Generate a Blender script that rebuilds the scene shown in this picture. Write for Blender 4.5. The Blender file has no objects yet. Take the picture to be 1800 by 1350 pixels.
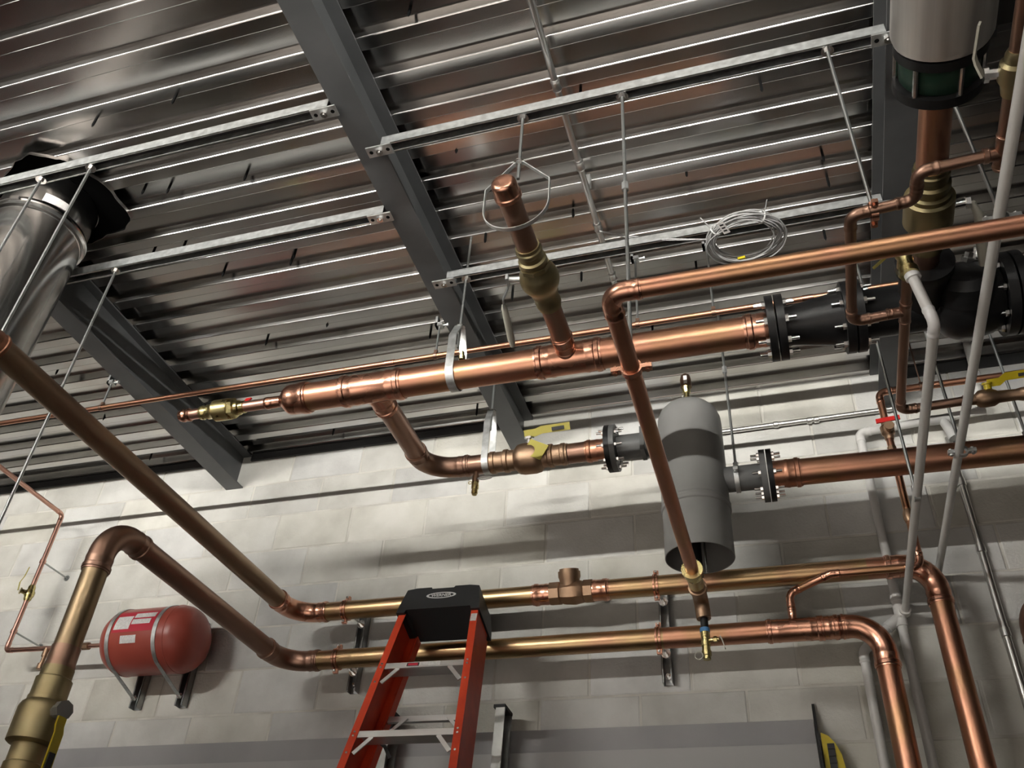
import bpy, math, random
from mathutils import Vector as V, Matrix
random.seed(7)
PI = math.pi
scn = bpy.context.scene
col = scn.collection

# ------------------------------------------------------------------ camera
cam_d = bpy.data.cameras.new('camera')
cam_d.sensor_fit = 'HORIZONTAL'
cam_d.sensor_width = 36.0
cam_d.lens = 36.0 * 1589.4 / 1800.0
cam_d.clip_start = 0.02
cam = bpy.data.objects.new('camera', cam_d)
col.objects.link(cam)
_yaw, _pitch, _roll = -0.3354896, 0.6678425, -0.0705122
_f = V((math.sin(_yaw) * math.cos(_pitch), math.cos(_yaw) * math.cos(_pitch), math.sin(_pitch)))
_r = V((math.cos(_yaw), -math.sin(_yaw), 0))
_d = -_r.cross(_f)
_r2 = math.cos(_roll) * _r + math.sin(_roll) * _d
_d2 = -math.sin(_roll) * _r + math.cos(_roll) * _d
_m = Matrix((_r2, -_d2, -_f)).transposed().to_4x4()
_m.translation = V((0, 0, 1.573))
cam.matrix_world = _m
scn.camera = cam

# ------------------------------------------------------------------ world, exposure
w = bpy.data.worlds.new('world')
scn.world = w
w.use_nodes = True
w.node_tree.nodes['Background'].inputs[0].default_value = (0.05, 0.05, 0.055, 1)
w.node_tree.nodes['Background'].inputs[1].default_value = 0.3
vs = scn.view_settings
vs.view_transform = 'Standard'
vs.look = 'None'
vs.gamma = 1.0
vs.use_curve_mapping = False
vs.exposure = 1.0
scn.cycles.max_bounces = 6
scn.cycles.diffuse_bounces = 3
scn.cycles.glossy_bounces = 4
scn.cycles.caustics_reflective = False
scn.cycles.caustics_refractive = False
scn.cycles.adaptive_threshold = 0.03
TUBE, TUBE_DIM = 560.0, 430.0          # radiance of the fluorescent tubes, the right pair set dimmer
LIGHT_Y, LIGHT_Z = -1.8, 3.66
LIP_L, LIP_R = -0.0125, -0.0020   # height of the lips, added to dim the lower wall, from the tubes
DOWN = 250.0         # watts of each added unseen downlight

# ------------------------------------------------------------------ mesh helpers
def frame(d):
    d = d.normalized()
    a = V((0, 0, 1)) if abs(d.z) < 0.9 else V((1, 0, 0))
    u = d.cross(a).normalized()
    return u, d.cross(u).normalized()


class MB:
    def __init__(s):
        s.v = []
        s.f = []

    def _rings(s, rings, caps=(True, True), closed=False):
        n = len(rings[0])
        b = len(s.v)
        for r in rings:
            s.v.extend(r)
        m = len(rings)
        for i in range(m if closed else m - 1):
            for k in range(n):
                a = b + i * n + k
                a2 = b + i * n + (k + 1) % n
                c = b + ((i + 1) % m) * n + k
                c2 = b + ((i + 1) % m) * n + (k + 1) % n
                s.f.append((a, a2, c2, c))
        if not closed:
            if caps[0]:
                s.f.append(tuple(b + k for k in reversed(range(n))))
            if caps[1]:
                s.f.append(tuple(b + (m - 1) * n + k for k in range(n)))
        return s

    def lathe(s, p, axis, prof, seg=24, caps=(True, True), rot=0.0):
        p = V(p)
        d = V(axis).normalized()
        u, w_ = frame(d)
        rings = []
        for t, r in prof:
            rings.append([p + d * t + (u * math.cos(rot + 2 * PI * k / seg) + w_ * math.sin(rot + 2 * PI * k / seg)) * r for k in range(seg)])
        return s._rings(rings, caps)

    def cyl(s, a, b, r, seg=16, caps=(True, True)):
        a, b = V(a), V(b)
        return s.lathe(a, b - a, [(0, r), ((b - a).length, r)], seg, caps)

    def sweep(s, pts, rad, seg=16, caps=(True, True), closed=False):
        pts = [V(p) for p in pts]
        n = len(pts)
        if not isinstance(rad, (list, tuple)):
            rad = [rad] * n
        tan = []
        for i in range(n):
            if closed:
                t = pts[(i + 1) % n] - pts[i - 1]
            else:
                t = pts[min(i + 1, n - 1)] - pts[max(i - 1, 0)]
            tan.append(t.normalized())
        u, _ = frame(tan[0])
        rings = []
        for i in range(n):
            if i:
                u = (u - tan[i] * u.dot(tan[i])).normalized()
            w_ = tan[i].cross(u).normalized()
            rings.append([pts[i] + (u * math.cos(2 * PI * k / seg) + w_ * math.sin(2 * PI * k / seg)) * rad[i] for k in range(seg)])
        return s._rings(rings, caps, closed)

    def strap(s, pts, wdir, w_, th, closed=False):
        pts = [V(p) for p in pts]
        wd = V(wdir).normalized()
        n = len(pts)
        rings = []
        for i in range(n):
            if closed:
                t = pts[(i + 1) % n] - pts[i - 1]
            else:
                t = pts[min(i + 1, n - 1)] - pts[max(i - 1, 0)]
            nn = t.normalized().cross(wd).normalized()
            rings.append([pts[i] + wd * a * w_ / 2 + nn * b * th / 2 for a, b in ((-1, -1), (1, -1), (1, 1), (-1, 1))])
        return s._rings(rings, (True, True), closed)

    def obox(s, c, ax, ay, az):
        """box with centre c and half-axis vectors"""
        c, ax, ay, az = V(c), V(ax), V(ay), V(az)
        b = len(s.v)
        for i in (-1, 1):
            for j in (-1, 1):
                for k in (-1, 1):
                    s.v.append(c + ax * i + ay * j + az * k)
        for q in ((0, 1, 3, 2), (4, 6, 7, 5), (0, 4, 5, 1), (2, 3, 7, 6), (0, 2, 6, 4), (1, 5, 7, 3)):
            s.f.append(tuple(b + i for i in q))
        return s

    def box(s, lo, hi):
        lo, hi = V(lo), V(hi)
        c = (lo + hi) / 2
        h = (hi - lo) / 2
        return s.obox(c, (h.x, 0, 0), (0, h.y, 0), (0, 0, h.z))

    def prism(s, poly, off):
        """polygon (list of 3d points) extruded by vector off"""
        off = V(off)
        b = len(s.v)
        n = len(poly)
        s.v.extend(V(p) for p in poly)
        s.v.extend(V(p) + off for p in poly)
        s.f.append(tuple(b + i for i in reversed(range(n))))
        s.f.append(tuple(b + n + i for i in range(n)))
        for i in range(n):
            j = (i + 1) % n
            s.f.append((b + i, b + j, b + n + j, b + n + i))
        return s

    def mesh(s, name, off=V((0, 0, 0)), sharp=38):
        me = bpy.data.meshes.new(name)
        me.from_pydata([tuple(V(p) - off) for p in s.v], [], s.f)
        import bmesh
        bm = bmesh.new()
        bm.from_mesh(me)
        bmesh.ops.recalc_face_normals(bm, faces=bm.faces)
        bm.to_mesh(me)
        bm.free()
        me.polygons.foreach_set('use_smooth', [True] * len(me.polygons))
        me.set_sharp_from_angle(angle=math.radians(sharp))
        me.update()
        return me


OFF = {}


def thing(name, label, cat, loc=(0, 0, 0), group=None):
    o = bpy.data.objects.new(name, None)
    o.empty_display_size = 0.05
    o.location = loc
    col.objects.link(o)
    o['label'] = label
    o['category'] = cat
    if group:
        o['group'] = group
    OFF[o.name] = V(loc)
    return o


def ob(name, mb, mat, parent=None, label=None, cat=None, group=None, kind=None, sharp=38):
    off = OFF.get(parent.name, V((0, 0, 0))) if parent else V((0, 0, 0))
    me = mb.mesh(name, off, sharp)
    me.materials.append(M[mat])
    o = bpy.data.objects.new(name, me)
    col.objects.link(o)
    if parent:
        o.parent = parent
        OFF[o.name] = off
    if label:
        o['label'] = label
    if cat:
        o['category'] = cat
    if group:
        o['group'] = group
    if kind:
        o['kind'] = kind
    return o


def inst(name, me, parent, loc, rot=None, mat=None):
    """shared-mesh copy; loc in world coordinates"""
    o = bpy.data.objects.new(name, me)
    col.objects.link(o)
    off = V((0, 0, 0))
    if parent:
        o.parent = parent
        off = OFF.get(parent.name, off)
    OFF[o.name] = V(loc)
    o.location = V(loc) - off
    if rot is not None:
        o.rotation_mode = 'QUATERNION'
        o.rotation_quaternion = rot
    return o


def arc_pts(p, d1, d2, bend, n=10):
    """fillet of corner p between incoming direction d1 and outgoing d2; returns list of points"""
    p, d1, d2 = V(p), V(d1).normalized(), V(d2).normalized()
    th = d1.angle(d2)
    t = bend * math.tan(th / 2)
    a = p - d1 * t
    ax = d1.cross(d2).normalized()
    nrm = ax.cross(d1).normalized()
    c = a + nrm * bend
    out = []
    for i in range(n + 1):
        q = Matrix.Rotation(th * i / n, 3, ax) @ (a - c)
        out.append(c + q)
    return out


def fillet(pts, bend, n=8):
    pts = [V(p) for p in pts]
    out = [pts[0]]
    for i in range(1, len(pts) - 1):
        d1 = pts[i] - pts[i - 1]
        d2 = pts[i + 1] - pts[i]
        if d1.angle(d2) < 0.02:
            out.append(pts[i])
        else:
            out += arc_pts(pts[i], d1, d2, bend, n)
    out.append(pts[-1])
    return out


def sock(L, r):
    """press-fitting socket seen from its open end inwards: (distance, radius)"""
    return [(0, r * 0.97), (0.0004, r * 1.075), (L * 0.10, r * 1.085), (L * 0.14, r * 1.15), (L * 0.34, r * 1.15),
            (L * 0.40, r * 1.075), (L * 0.72, r * 1.075), (L * 0.78, r * 1.10), (L * 0.86, r * 1.10), (L, r * 1.06)]


def coupling_prof(L, r, s=None):
    s = s or min(L * 0.42, r * 1.3)
    a = sock(s, r)
    return a + [(L - t, q) for t, q in reversed(a)]


def run(root, pts, r, bend, mp, mf, s=None, seg=20, en='elbow', pn='pipe'):
    """straight pipes and press elbows along a polyline, each its own part"""
    pts = [V(p) for p in pts]
    s = s or r * 1.25
    mps = mp if isinstance(mp, (list, tuple)) else [mp] * (len(pts) - 1)
    mfs = mf if isinstance(mf, (list, tuple)) else [mf] * (len(pts) - 2)
    cur = pts[0]
    for i in range(1, len(pts)):
        last = i == len(pts) - 1
        d1 = (pts[i] - pts[i - 1]).normalized()
        if last:
            ob(pn, MB().cyl(cur, pts[i], r, seg), mps[i - 1], root)
            break
        d2 = (pts[i + 1] - pts[i]).normalized()
        arc = arc_pts(pts[i], d1, d2, bend, 12)
        a, b = arc[0], arc[-1]
        sk = sock(s, r)
        path, rad = [], []
        for t, q in sk:
            path.append(a - d1 * (s - t))
            rad.append(q)
        for q in arc[1:-1]:
            path.append(q)
            rad.append(r * 1.06)
        for t, q in reversed(sk):
            path.append(b + d2 * (s - t))
            rad.append(q)
        ob(en, MB().sweep(path, rad, seg), mfs[i - 1], root)
        ob(pn, MB().cyl(cur, a - d1 * s * 0.6, r, seg), mps[i - 1], root)
        cur = b + d2 * s * 0.6


def hexbolt_mesh(r=0.011, head=0.010, stud=0.03, name='bolt'):
    mb = MB()
    mb.lathe((0, 0, 0), (0, 0, 1), [(0, r), (head, r)], 6)
    mb.lathe((0, 0, head), (0, 0, 1), [(0, r * 0.5), (stud, r * 0.5)], 8)
    mb.lathe((0, 0, -0.002), (0, 0, 1), [(0, r * 1.35), (0.002, r * 1.35)], 12)
    me = mb.mesh(name)
    me.materials.append(M['zinc'])
    return me


def flange(root, p, axis, rf, th, rpipe, mat, nb=8, bolt=None, sides=(1, -1), hub=0.0, gap=0.0, rot=0.39, name='flange', hub_mat=None):
    """bolted flange disc starting at p and growing along axis; bolts are its sub-parts"""
    p, d = V(p), V(axis).normalized()
    mb = MB().lathe(p, d, [(0, rf), (th, rf)] if not hub else [(0, rf), (th, rf), (th, rpipe * 1.45), (th + hub, rpipe * 1.15)], 40)
    fo = ob(name, mb, mat, root)
    u, w_ = frame(d)
    for k in range(nb):
        a = rot + 2 * PI * k / nb
        q = p + (u * math.cos(a) + w_ * math.sin(a)) * (rf * 0.80)
        for sd in sides:
            pos = q + d * (th if sd > 0 else 0)
            inst('bolt', bolt, fo, pos, V((0, 0, 1)).rotation_difference(d * sd))
    return fo


# ------------------------------------------------------------------ materials
M = {}


def mat(name, base, rough=0.5, metal=0.0, base2=None, scale=6.0, stretch=(1, 1, 1), rvar=0.0, bump=0.0, bscale=40.0,
        emit=None, spec=0.5, rnd=0.0, base3=None, detail=4.0, contrast=(0.35, 0.65), coat=0.0):
    m = bpy.data.materials.new(name)
    m.use_nodes = True
    nt = m.node_tree
    bs = nt.nodes['Principled BSDF']
    bs.inputs['Base Color'].default_value = (*base, 1)
    bs.inputs['Roughness'].default_value = rough
    bs.inputs['Metallic'].default_value = metal
    bs.inputs['Specular IOR Level'].default_value = spec
    if coat:
        bs.inputs['Coat Weight'].default_value = coat
        bs.inputs['Coat Roughness'].default_value = 0.15
    tc = nt.nodes.new('ShaderNodeTexCoord')
    mp = nt.nodes.new('ShaderNodeMapping')
    mp.inputs['Scale'].default_value = stretch
    vec = tc.outputs['Object']
    if rnd:
        oi = nt.nodes.new('ShaderNodeObjectInfo')
        ml = nt.nodes.new('ShaderNodeVectorMath')
        ml.operation = 'SCALE'
        ml.inputs[0].default_value = (31.7, 17.3, 23.9)
        nt.links.new(oi.outputs['Random'], ml.inputs['Scale'])
        ad = nt.nodes.new('ShaderNodeVectorMath')
        ad.operation = 'ADD'
        nt.links.new(vec, ad.inputs[0])
        nt.links.new(ml.outputs[0], ad.inputs[1])
        vec = ad.outputs[0]
    nt.links.new(vec, mp.inputs['Vector'])
    nz = nt.nodes.new('ShaderNodeTexNoise')
    nz.inputs['Scale'].default_value = scale
    nz.inputs['Detail'].default_value = detail
    nt.links.new(mp.outputs[0], nz.inputs['Vector'])
    if base2:
        cr = nt.nodes.new('ShaderNodeValToRGB')
        cr.color_ramp.elements[0].position = contrast[0]
        cr.color_ramp.elements[0].color = (*base, 1)
        cr.color_ramp.elements[1].position = contrast[1]
        cr.color_ramp.elements[1].color = (*base2, 1)
        if base3:
            e = cr.color_ramp.elements.new((contrast[0] + contrast[1]) / 2)
            e.color = (*base3, 1)
        nt.links.new(nz.outputs['Fac'], cr.inputs['Fac'])
        outc = cr.outputs['Color']
        if rnd:
            hs = nt.nodes.new('ShaderNodeHueSaturation')
            mr = nt.nodes.new('ShaderNodeMapRange')
            mr.inputs['To Min'].default_value = 1 - rnd
            mr.inputs['To Max'].default_value = 1 + rnd
            nt.links.new(oi.outputs['Random'], mr.inputs['Value'])
            nt.links.new(mr.outputs[0], hs.inputs['Value'])
            wn = nt.nodes.new('ShaderNodeTexWhiteNoise')
            wn.noise_dimensions = '1D'
            nt.links.new(oi.outputs['Random'], wn.inputs['W'])
            mr2 = nt.nodes.new('ShaderNodeMapRange')
            mr2.inputs['To Min'].default_value = 0.35
            mr2.inputs['To Max'].default_value = 1.25
            nt.links.new(wn.outputs['Value'], mr2.inputs['Value'])
            nt.links.new(mr2.outputs[0], hs.inputs['Saturation'])
            nt.links.new(outc, hs.inputs['Color'])
            outc = hs.outputs['Color']
        nt.links.new(outc, bs.inputs['Base Color'])
    if rvar:
        mr = nt.nodes.new('ShaderNodeMapRange')
        mr.inputs['From Min'].default_value = 0.3
        mr.inputs['From Max'].default_value = 0.7
        mr.inputs['To Min'].default_value = max(0.02, rough - rvar)
        mr.inputs['To Max'].default_value = rough + rvar
        nt.links.new(nz.outputs['Fac'], mr.inputs['Value'])
        nt.links.new(mr.outputs[0], bs.inputs['Roughness'])
    if bump:
        n2 = nt.nodes.new('ShaderNodeTexNoise')
        n2.inputs['Scale'].default_value = bscale
        n2.inputs['Detail'].default_value = 5
        nt.links.new(vec, n2.inputs['Vector'])
        bp = nt.nodes.new('ShaderNodeBump')
        bp.inputs['Strength'].default_value = bump
        bp.inputs['Distance'].default_value = 0.004
        nt.links.new(n2.outputs['Fac'], bp.inputs['Height'])
        nt.links.new(bp.outputs[0], bs.inputs['Normal'])
    if emit:
        bs.inputs['Emission Color'].default_value = (*emit[0], 1)
        bs.inputs['Emission Strength'].default_value = emit[1]
    M[name] = m
    return m


mat('block', (0.56, 0.545, 0.495), 0.9, 0, (0.74, 0.725, 0.675), 5, rnd=0.09, bump=0.5, bscale=90, spec=0.2, contrast=(0.3, 0.7), base3=(0.66, 0.645, 0.59))
mat('mortar', (0.60, 0.58, 0.53), 0.95, 0, (0.74, 0.72, 0.66), 9, bump=0.5, bscale=60, spec=0.2)
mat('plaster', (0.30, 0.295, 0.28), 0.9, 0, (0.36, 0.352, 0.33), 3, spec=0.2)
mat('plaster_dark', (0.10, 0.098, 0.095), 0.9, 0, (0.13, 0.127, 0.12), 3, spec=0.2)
mat('floor', (0.152, 0.135, 0.122), 0.6, 0, (0.20, 0.178, 0.162), 3)
mat('deck', (0.50, 0.49, 0.475), 0.22, 1.0, (0.58, 0.57, 0.555), 5, stretch=(0.35, 1, 1), rvar=0.05, bump=0.012, bscale=4)
mat('galv', (0.50, 0.515, 0.51), 0.50, 1.0, (0.66, 0.675, 0.67), 45, rvar=0.05, detail=6)
mat('galv_rod', (0.46, 0.48, 0.475), 0.40, 1.0)
mat('zinc', (0.80, 0.80, 0.79), 0.22, 1.0)
mat('darksteel', (0.20, 0.20, 0.20), 0.4, 0.8)
mat('beam', (0.095, 0.098, 0.10), 0.45, 0, (0.12, 0.123, 0.125), 6, rvar=0.06, spec=0.45)
mat('trimblack', (0.035, 0.036, 0.037), 0.55)
mat('blackiron', (0.009, 0.009, 0.0095), 0.40, 0, (0.014, 0.014, 0.0145), 20, bump=0.06, bscale=120, spec=0.28)
mat('greyiron', (0.235, 0.232, 0.225), 0.45, 0, (0.26, 0.257, 0.248), 8, spec=0.4)
mat('flangegrey', (0.115, 0.118, 0.116), 0.45, 0, (0.14, 0.14, 0.138), 15, spec=0.4)
mat('copper', (0.52, 0.262, 0.165), 0.35, 1.0, (0.48, 0.27, 0.15), 4, stretch=(1, 1, 1), rvar=0.02, base3=(0.53, 0.265, 0.175), detail=2)
mat('copper_fit', (0.64, 0.335, 0.235), 0.27, 1.0, (0.57, 0.295, 0.20), 8, rvar=0.02, detail=2)
mat('copper_old', (0.43, 0.305, 0.165), 0.32, 1.0, (0.44, 0.255, 0.155), 4, rvar=0.02, base3=(0.46, 0.315, 0.165), detail=2)
mat('copper_dull', (0.34, 0.205, 0.15), 0.40, 1.0, (0.29, 0.18, 0.13), 4, rvar=0.03, detail=2)
mat('copper_feed', (0.33, 0.235, 0.155), 0.42, 1.0, (0.30, 0.205, 0.14), 4, rvar=0.03, detail=2)
mat('copper_olive', (0.33, 0.255, 0.145), 0.38, 1.0, (0.30, 0.22, 0.135), 4, rvar=0.03, detail=2)
mat('copper_pink', (0.62, 0.37, 0.30), 0.34, 1.0, (0.62, 0.36, 0.28), 9, rvar=0.06)
mat('brass', (0.62, 0.52, 0.24), 0.28, 1.0, (0.52, 0.45, 0.22), 18, rvar=0.07)
mat('brass_dull', (0.30, 0.26, 0.15), 0.42, 1.0, (0.37, 0.30, 0.16), 14, rvar=0.06)
mat('bronze', (0.32, 0.21, 0.135), 0.48, 1.0, (0.40, 0.27, 0.18), 12, rvar=0.06, bump=0.15, bscale=150)
mat('stainless', (0.60, 0.595, 0.58), 0.17, 1.0, (0.66, 0.655, 0.64), 3, rvar=0.05, bump=0.06, bscale=5)
mat('brushed', (0.60, 0.58, 0.555), 0.48, 0.85, (0.74, 0.72, 0.69), 40, stretch=(1, 0.04, 1), rvar=0.05)
mat('aluminium', (0.62, 0.62, 0.61), 0.42, 1.0, (0.70, 0.70, 0.69), 30, stretch=(0.1, 1, 1), rvar=0.06)
mat('pvc', (0.74, 0.725, 0.70), 0.4, 0, (0.68, 0.665, 0.64), 8)
mat('pvc_white', (0.84, 0.835, 0.83), 0.35)
mat('pvc_grey', (0.46, 0.455, 0.44), 0.45)
mat('emt', (0.70, 0.70, 0.68), 0.34, 1.0)
mat('galv_dark', (0.34, 0.345, 0.34), 0.45, 1.0)
mat('brass_aged', (0.285, 0.235, 0.13), 0.48, 1.0, (0.33, 0.26, 0.14), 10, rvar=0.03)
mat('alu_dull', (0.33, 0.33, 0.315), 0.55, 0.9, (0.26, 0.26, 0.25), 12, rvar=0.05)
mat('tankred', (0.36, 0.070, 0.050), 0.36, 0, (0.40, 0.08, 0.056), 6, spec=0.5)
mat('labelred', (0.55, 0.03, 0.055), 0.4)
mat('paper', (0.80, 0.78, 0.76), 0.5, 0, (0.70, 0.68, 0.66), 120, contrast=(0.45, 0.55))
mat('ink', (0.03, 0.03, 0.03), 0.6)
mat('ladderred', (0.78, 0.080, 0.028), 0.42, 0, (0.68, 0.068, 0.026), 18, spec=0.4)
mat('capblack', (0.012, 0.013, 0.014), 0.5)
mat('logowhite', (0.62, 0.62, 0.60), 0.5)
mat('red', (0.55, 0.015, 0.012), 0.4)
mat('yellow', (0.62, 0.48, 0.02), 0.42)
mat('yellow_dull', (0.42, 0.36, 0.07), 0.5)
mat('ivory', (0.55, 0.54, 0.46), 0.45)
mat('bluetape', (0.10, 0.28, 0.55), 0.5)
mat('green', (0.012, 0.035, 0.022), 0.35)
mat('cable', (0.40, 0.40, 0.40), 0.5)
mat('ziptie', (0.75, 0.75, 0.74), 0.45)
mat('tagyellow', (0.80, 0.66, 0.02), 0.5)
mat('board', (0.38, 0.372, 0.375), 0.6, 0, (0.33, 0.325, 0.33), 4)
mat('board2', (0.45, 0.447, 0.44), 0.55)
mat('helperblack', (0.02, 0.019, 0.018), 0.5)
mat('slotshade', (0.05, 0.05, 0.05), 0.6)  # shade of the channel slot put into the colour
mat('holeshade', (0.004, 0.004, 0.004), 1.0, spec=0.0)
mat('rubber', (0.02, 0.02, 0.02), 0.7)
mat('screwblack', (0.008, 0.008, 0.008), 0.9, spec=0.05)
mat('enamel', (0.75, 0.75, 0.74), 0.4)
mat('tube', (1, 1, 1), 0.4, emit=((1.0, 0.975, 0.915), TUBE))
mat('tube_dim', (1, 1, 1), 0.4, emit=((1.0, 0.975, 0.915), TUBE_DIM))

# ------------------------------------------------------------------ strip lights that light the room
def strip_light(x, lip, hw, tube, label):
    """hanging strip with an added trough: two bare tubes over a white tray whose long lips are shaped to dim the lower wall"""
    L, y, z = 2.4, LIGHT_Y, LIGHT_Z
    t = thing('strip_light', label, 'light', (x, y, z), 'fluorescent lights with added troughs behind the photographer')
    ob('tray', MB().box((x - L / 2, y - hw, z - 0.062), (x + L / 2, y + hw, z - 0.056)), 'enamel', t)
    for s_ in (-1, 1):
        ob('lip', MB().box((x - L / 2, y + s_ * hw - 0.002, z - 0.062), (x + L / 2, y + s_ * hw + 0.002, z + lip)), 'enamel', t)
        ob('end_plate', MB().box((x + s_ * L / 2 - 0.003, y - hw, z - 0.062), (x + s_ * L / 2 + 0.003, y + hw, z + lip)), 'enamel', t)
        ob('hanger_wire', MB().cyl((x + s_ * 0.9, y, z - 0.056), (x + s_ * 0.9, y, 4.27), 0.003, 6), 'zinc', t)
    for dy in (-0.018, 0.018):
        ob('tube', MB().cyl((x - L / 2 + 0.02, y + dy, z), (x + L / 2 - 0.02, y + dy, z), 0.014, 10), tube, t)


strip_light(0.3, LIP_R, 0.25, 'tube_dim', 'right-hand fluorescent light with added trough hung behind the photographer')
strip_light(-3.4, LIP_L, 0.10, 'tube', 'left-hand fluorescent light with added trough hung behind the photographer')


def fill_light(x, y, label):  # unseen lamp added to brighten the floor and lift the fill
    t = thing('added_fill_light', label, 'light', (x, y, 4.10), 'added fill lights behind the photographer')
    ob('housing', MB().box((x - 0.32, y - 0.32, 4.05), (x + 0.32, y + 0.32, 4.25)), 'enamel', t)
    ld = bpy.data.lights.new('lamp', 'AREA')
    ld.shape = 'SQUARE'
    ld.size = 0.58
    ld.energy = DOWN
    ld.spread = math.radians(95)
    ld.color = (1.0, 0.98, 0.94)
    lo = bpy.data.objects.new('lamp', ld)
    col.objects.link(lo)
    lo.parent = t
    lo.location = (0, 0, -0.055)


fill_light(-3.2, -3.2, 'added unseen left downlight lighting the floor behind the photographer')
fill_light(-0.6, -3.2, 'added unseen right downlight lighting the floor behind the photographer')

# ------------------------------------------------------------------ room shell
W = 3.517
XL, XR, YF = -8.0, 5.4, -6.5


def struct(name, mb, m, sharp=38):
    return ob(name, mb, m, kind='structure', sharp=sharp)


struct('floor', MB().box((XL, YF, -0.1), (XR, W + 0.2, 0)), 'floor')
wall = struct('wall_back', MB().box((XL, W + 0.0035, 0), (XR, W + 0.2, 4.6)), 'mortar')
struct('wall_left', MB().box((XL - 0.2, YF, 0), (XL, W + 0.2, 4.6)), 'plaster')
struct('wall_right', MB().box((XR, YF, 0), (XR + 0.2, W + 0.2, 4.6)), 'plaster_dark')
struct('wall_front', MB().box((XL, YF - 0.2, 0), (XR, YF, 4.6)), 'plaster')

# concrete blocks, one object each, sharing one mesh
bw, bh, c = 0.4064 - 0.009, 0.2032 - 0.009, 0.004
mb = MB()
for y, dx in ((0.012, 0), (0.0025, 0), (0, c)):
    mb.v += [V((-bw / 2 + dx, y, -bh / 2 + dx)), V((bw / 2 - dx, y, -bh / 2 + dx)), V((bw / 2 - dx, y, bh / 2 - dx)), V((-bw / 2 + dx, y, bh / 2 - dx))]
for r in range(2):
    for k in range(4):
        mb.f.append((r * 4 + k, r * 4 + (k + 1) % 4, (r + 1) * 4 + (k + 1) % 4, (r + 1) * 4 + k))
mb.f.append((8, 9, 10, 11))
block_me = mb.mesh('block', sharp=20)
block_me.materials.append(M['block'])
rb = random.Random(3)
for row in range(21 - 11, 21):
    z = row * 0.2032 + 0.1016
    x0 = -2.636 + (0.2032 if row % 2 == 0 else 0) + 0.2032
    for k in range(-8, 15):
        x = x0 + k * 0.4064
        if -5.75 < x < 3.2:
            inst('block', block_me, wall, (x, W + rb.uniform(-0.0012, 0.0012), z))

# corrugated steel roof deck
ZL, ZH, PITCH, Y0 = 4.27, 4.308, 0.1515, 1.368
mb = MB()
prof = []
k = int((YF - Y0) / PITCH) - 1
while Y0 + k * PITCH < W - 0.002:
    y = Y0 + k * PITCH
    prof += [(y - 0.0125, ZH), (y - 0.0030, ZL + 0.0040), (y - 0.0014, ZL + 0.0015), (y + 0.0012, ZL), (y + 0.0428, ZL), (y + 0.0454, ZL + 0.0015), (y + 0.0470, ZL + 0.0040), (y + 0.0565, ZH)]
    k += 1
prof = [p for p in prof if p[0] < W - 0.001] + [(W - 0.0005, ZL)]
for y, z in prof:
    mb.v += [V((XL, y, z)), V((XR, y, z))]
for i in range(len(prof) - 1):
    mb.f.append((2 * i, 2 * i + 1, 2 * i + 3, 2 * i + 2))
deck = struct('ceiling', mb, 'deck', sharp=8)

# roofing screws poking down through the deck
mb = MB().lathe((0, 0, 0.002), (0, 0, -1), [(0, 0.0052), (0.044, 0.0052), (0.056, 0.001)], 6)
scr_me = mb.mesh('roof_screw')
scr_me.materials.append(M['screwblack'])
SCREWS = [(-1.81, 1.4), (-2.15, 1.41), (-1.76, 1.79), (-2.09, 1.77), (-2.19, 1.75), (-2.2, 2.05), (-1.77, 2.21), (-2.35, 2.05), (-0.9, 1.33), (-0.44, 1.76), (-0.93, 1.87), (-0.95, 2.28), (-0.59, 2.27), (0.15, 1.86), (0.34, 2.23), (0.35, 2.32), (-0.14, 2.18), (0.33, 2.58), (-2.12, 2.23), (-1.8, 2.24), (-2.16, 2.68), (-1.82, 2.63), (-3.31, 2.64), (-3.32, 3.03), (-3.3, 3.42), (-2.17, 3.42), (-1.37, 2.77), (-1.35, 3.37), (-0.63, 2.58), (-0.41, 3.02), (-0.94, 2.62), (-0.17, 2.67)]
for x, y in SCREWS:
    ph = (y - Y0) % PITCH
    z = ZL if ph < 0.044 else ZH
    inst('roof_screw', scr_me, deck, (x, y, z))


# dark closure angle where the deck meets the back wall
struct('trim_1', MB().box((-2.70, W - 0.012, 4.225), (-1.205, W + 0.004, 4.268)), 'trimblack')
struct('trim_2', MB().box((XL, W - 0.012, 4.225), (-2.815, W + 0.004, 4.268)), 'trimblack')
struct('trim_3', MB().box((0.61, W - 0.012, 4.215), (XR, W + 0.004, 4.268)), 'trimblack')

# ------------------------------------------------------------------ roof beams
def wbeam(x0, zb, ya, yb, label, fw=0.10, zt=4.268):
    xc = x0 + fw / 2
    t = thing('steel_beam', label, 'beam', (xc, yb, zb), 'grey steel roof beams')
    ob('bottom_flange', MB().box((x0, ya, zb), (x0 + fw, yb, zb + 0.008)), 'beam', t)
    ob('web', MB().box((xc - 0.004, ya, zb + 0.008), (xc + 0.004, yb, zt - 0.008)), 'beam', t)
    ob('top_flange', MB().box((x0, ya, zt - 0.008), (x0 + fw, yb, zt)), 'beam', t)
    return t


wbeam(-2.812, 4.058, 1.95, W + 0.006, 'dark grey steel roof beam at left, coming out from behind the shiny flue')
wbeam(-1.202, 4.080, YF, W + 0.006, 'dark grey steel roof beam crossing the middle of the ceiling')
wbeam(0.503, 4.070, YF, W + 0.006, 'dark grey steel roof beam at right behind the black flanged valves')

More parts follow.
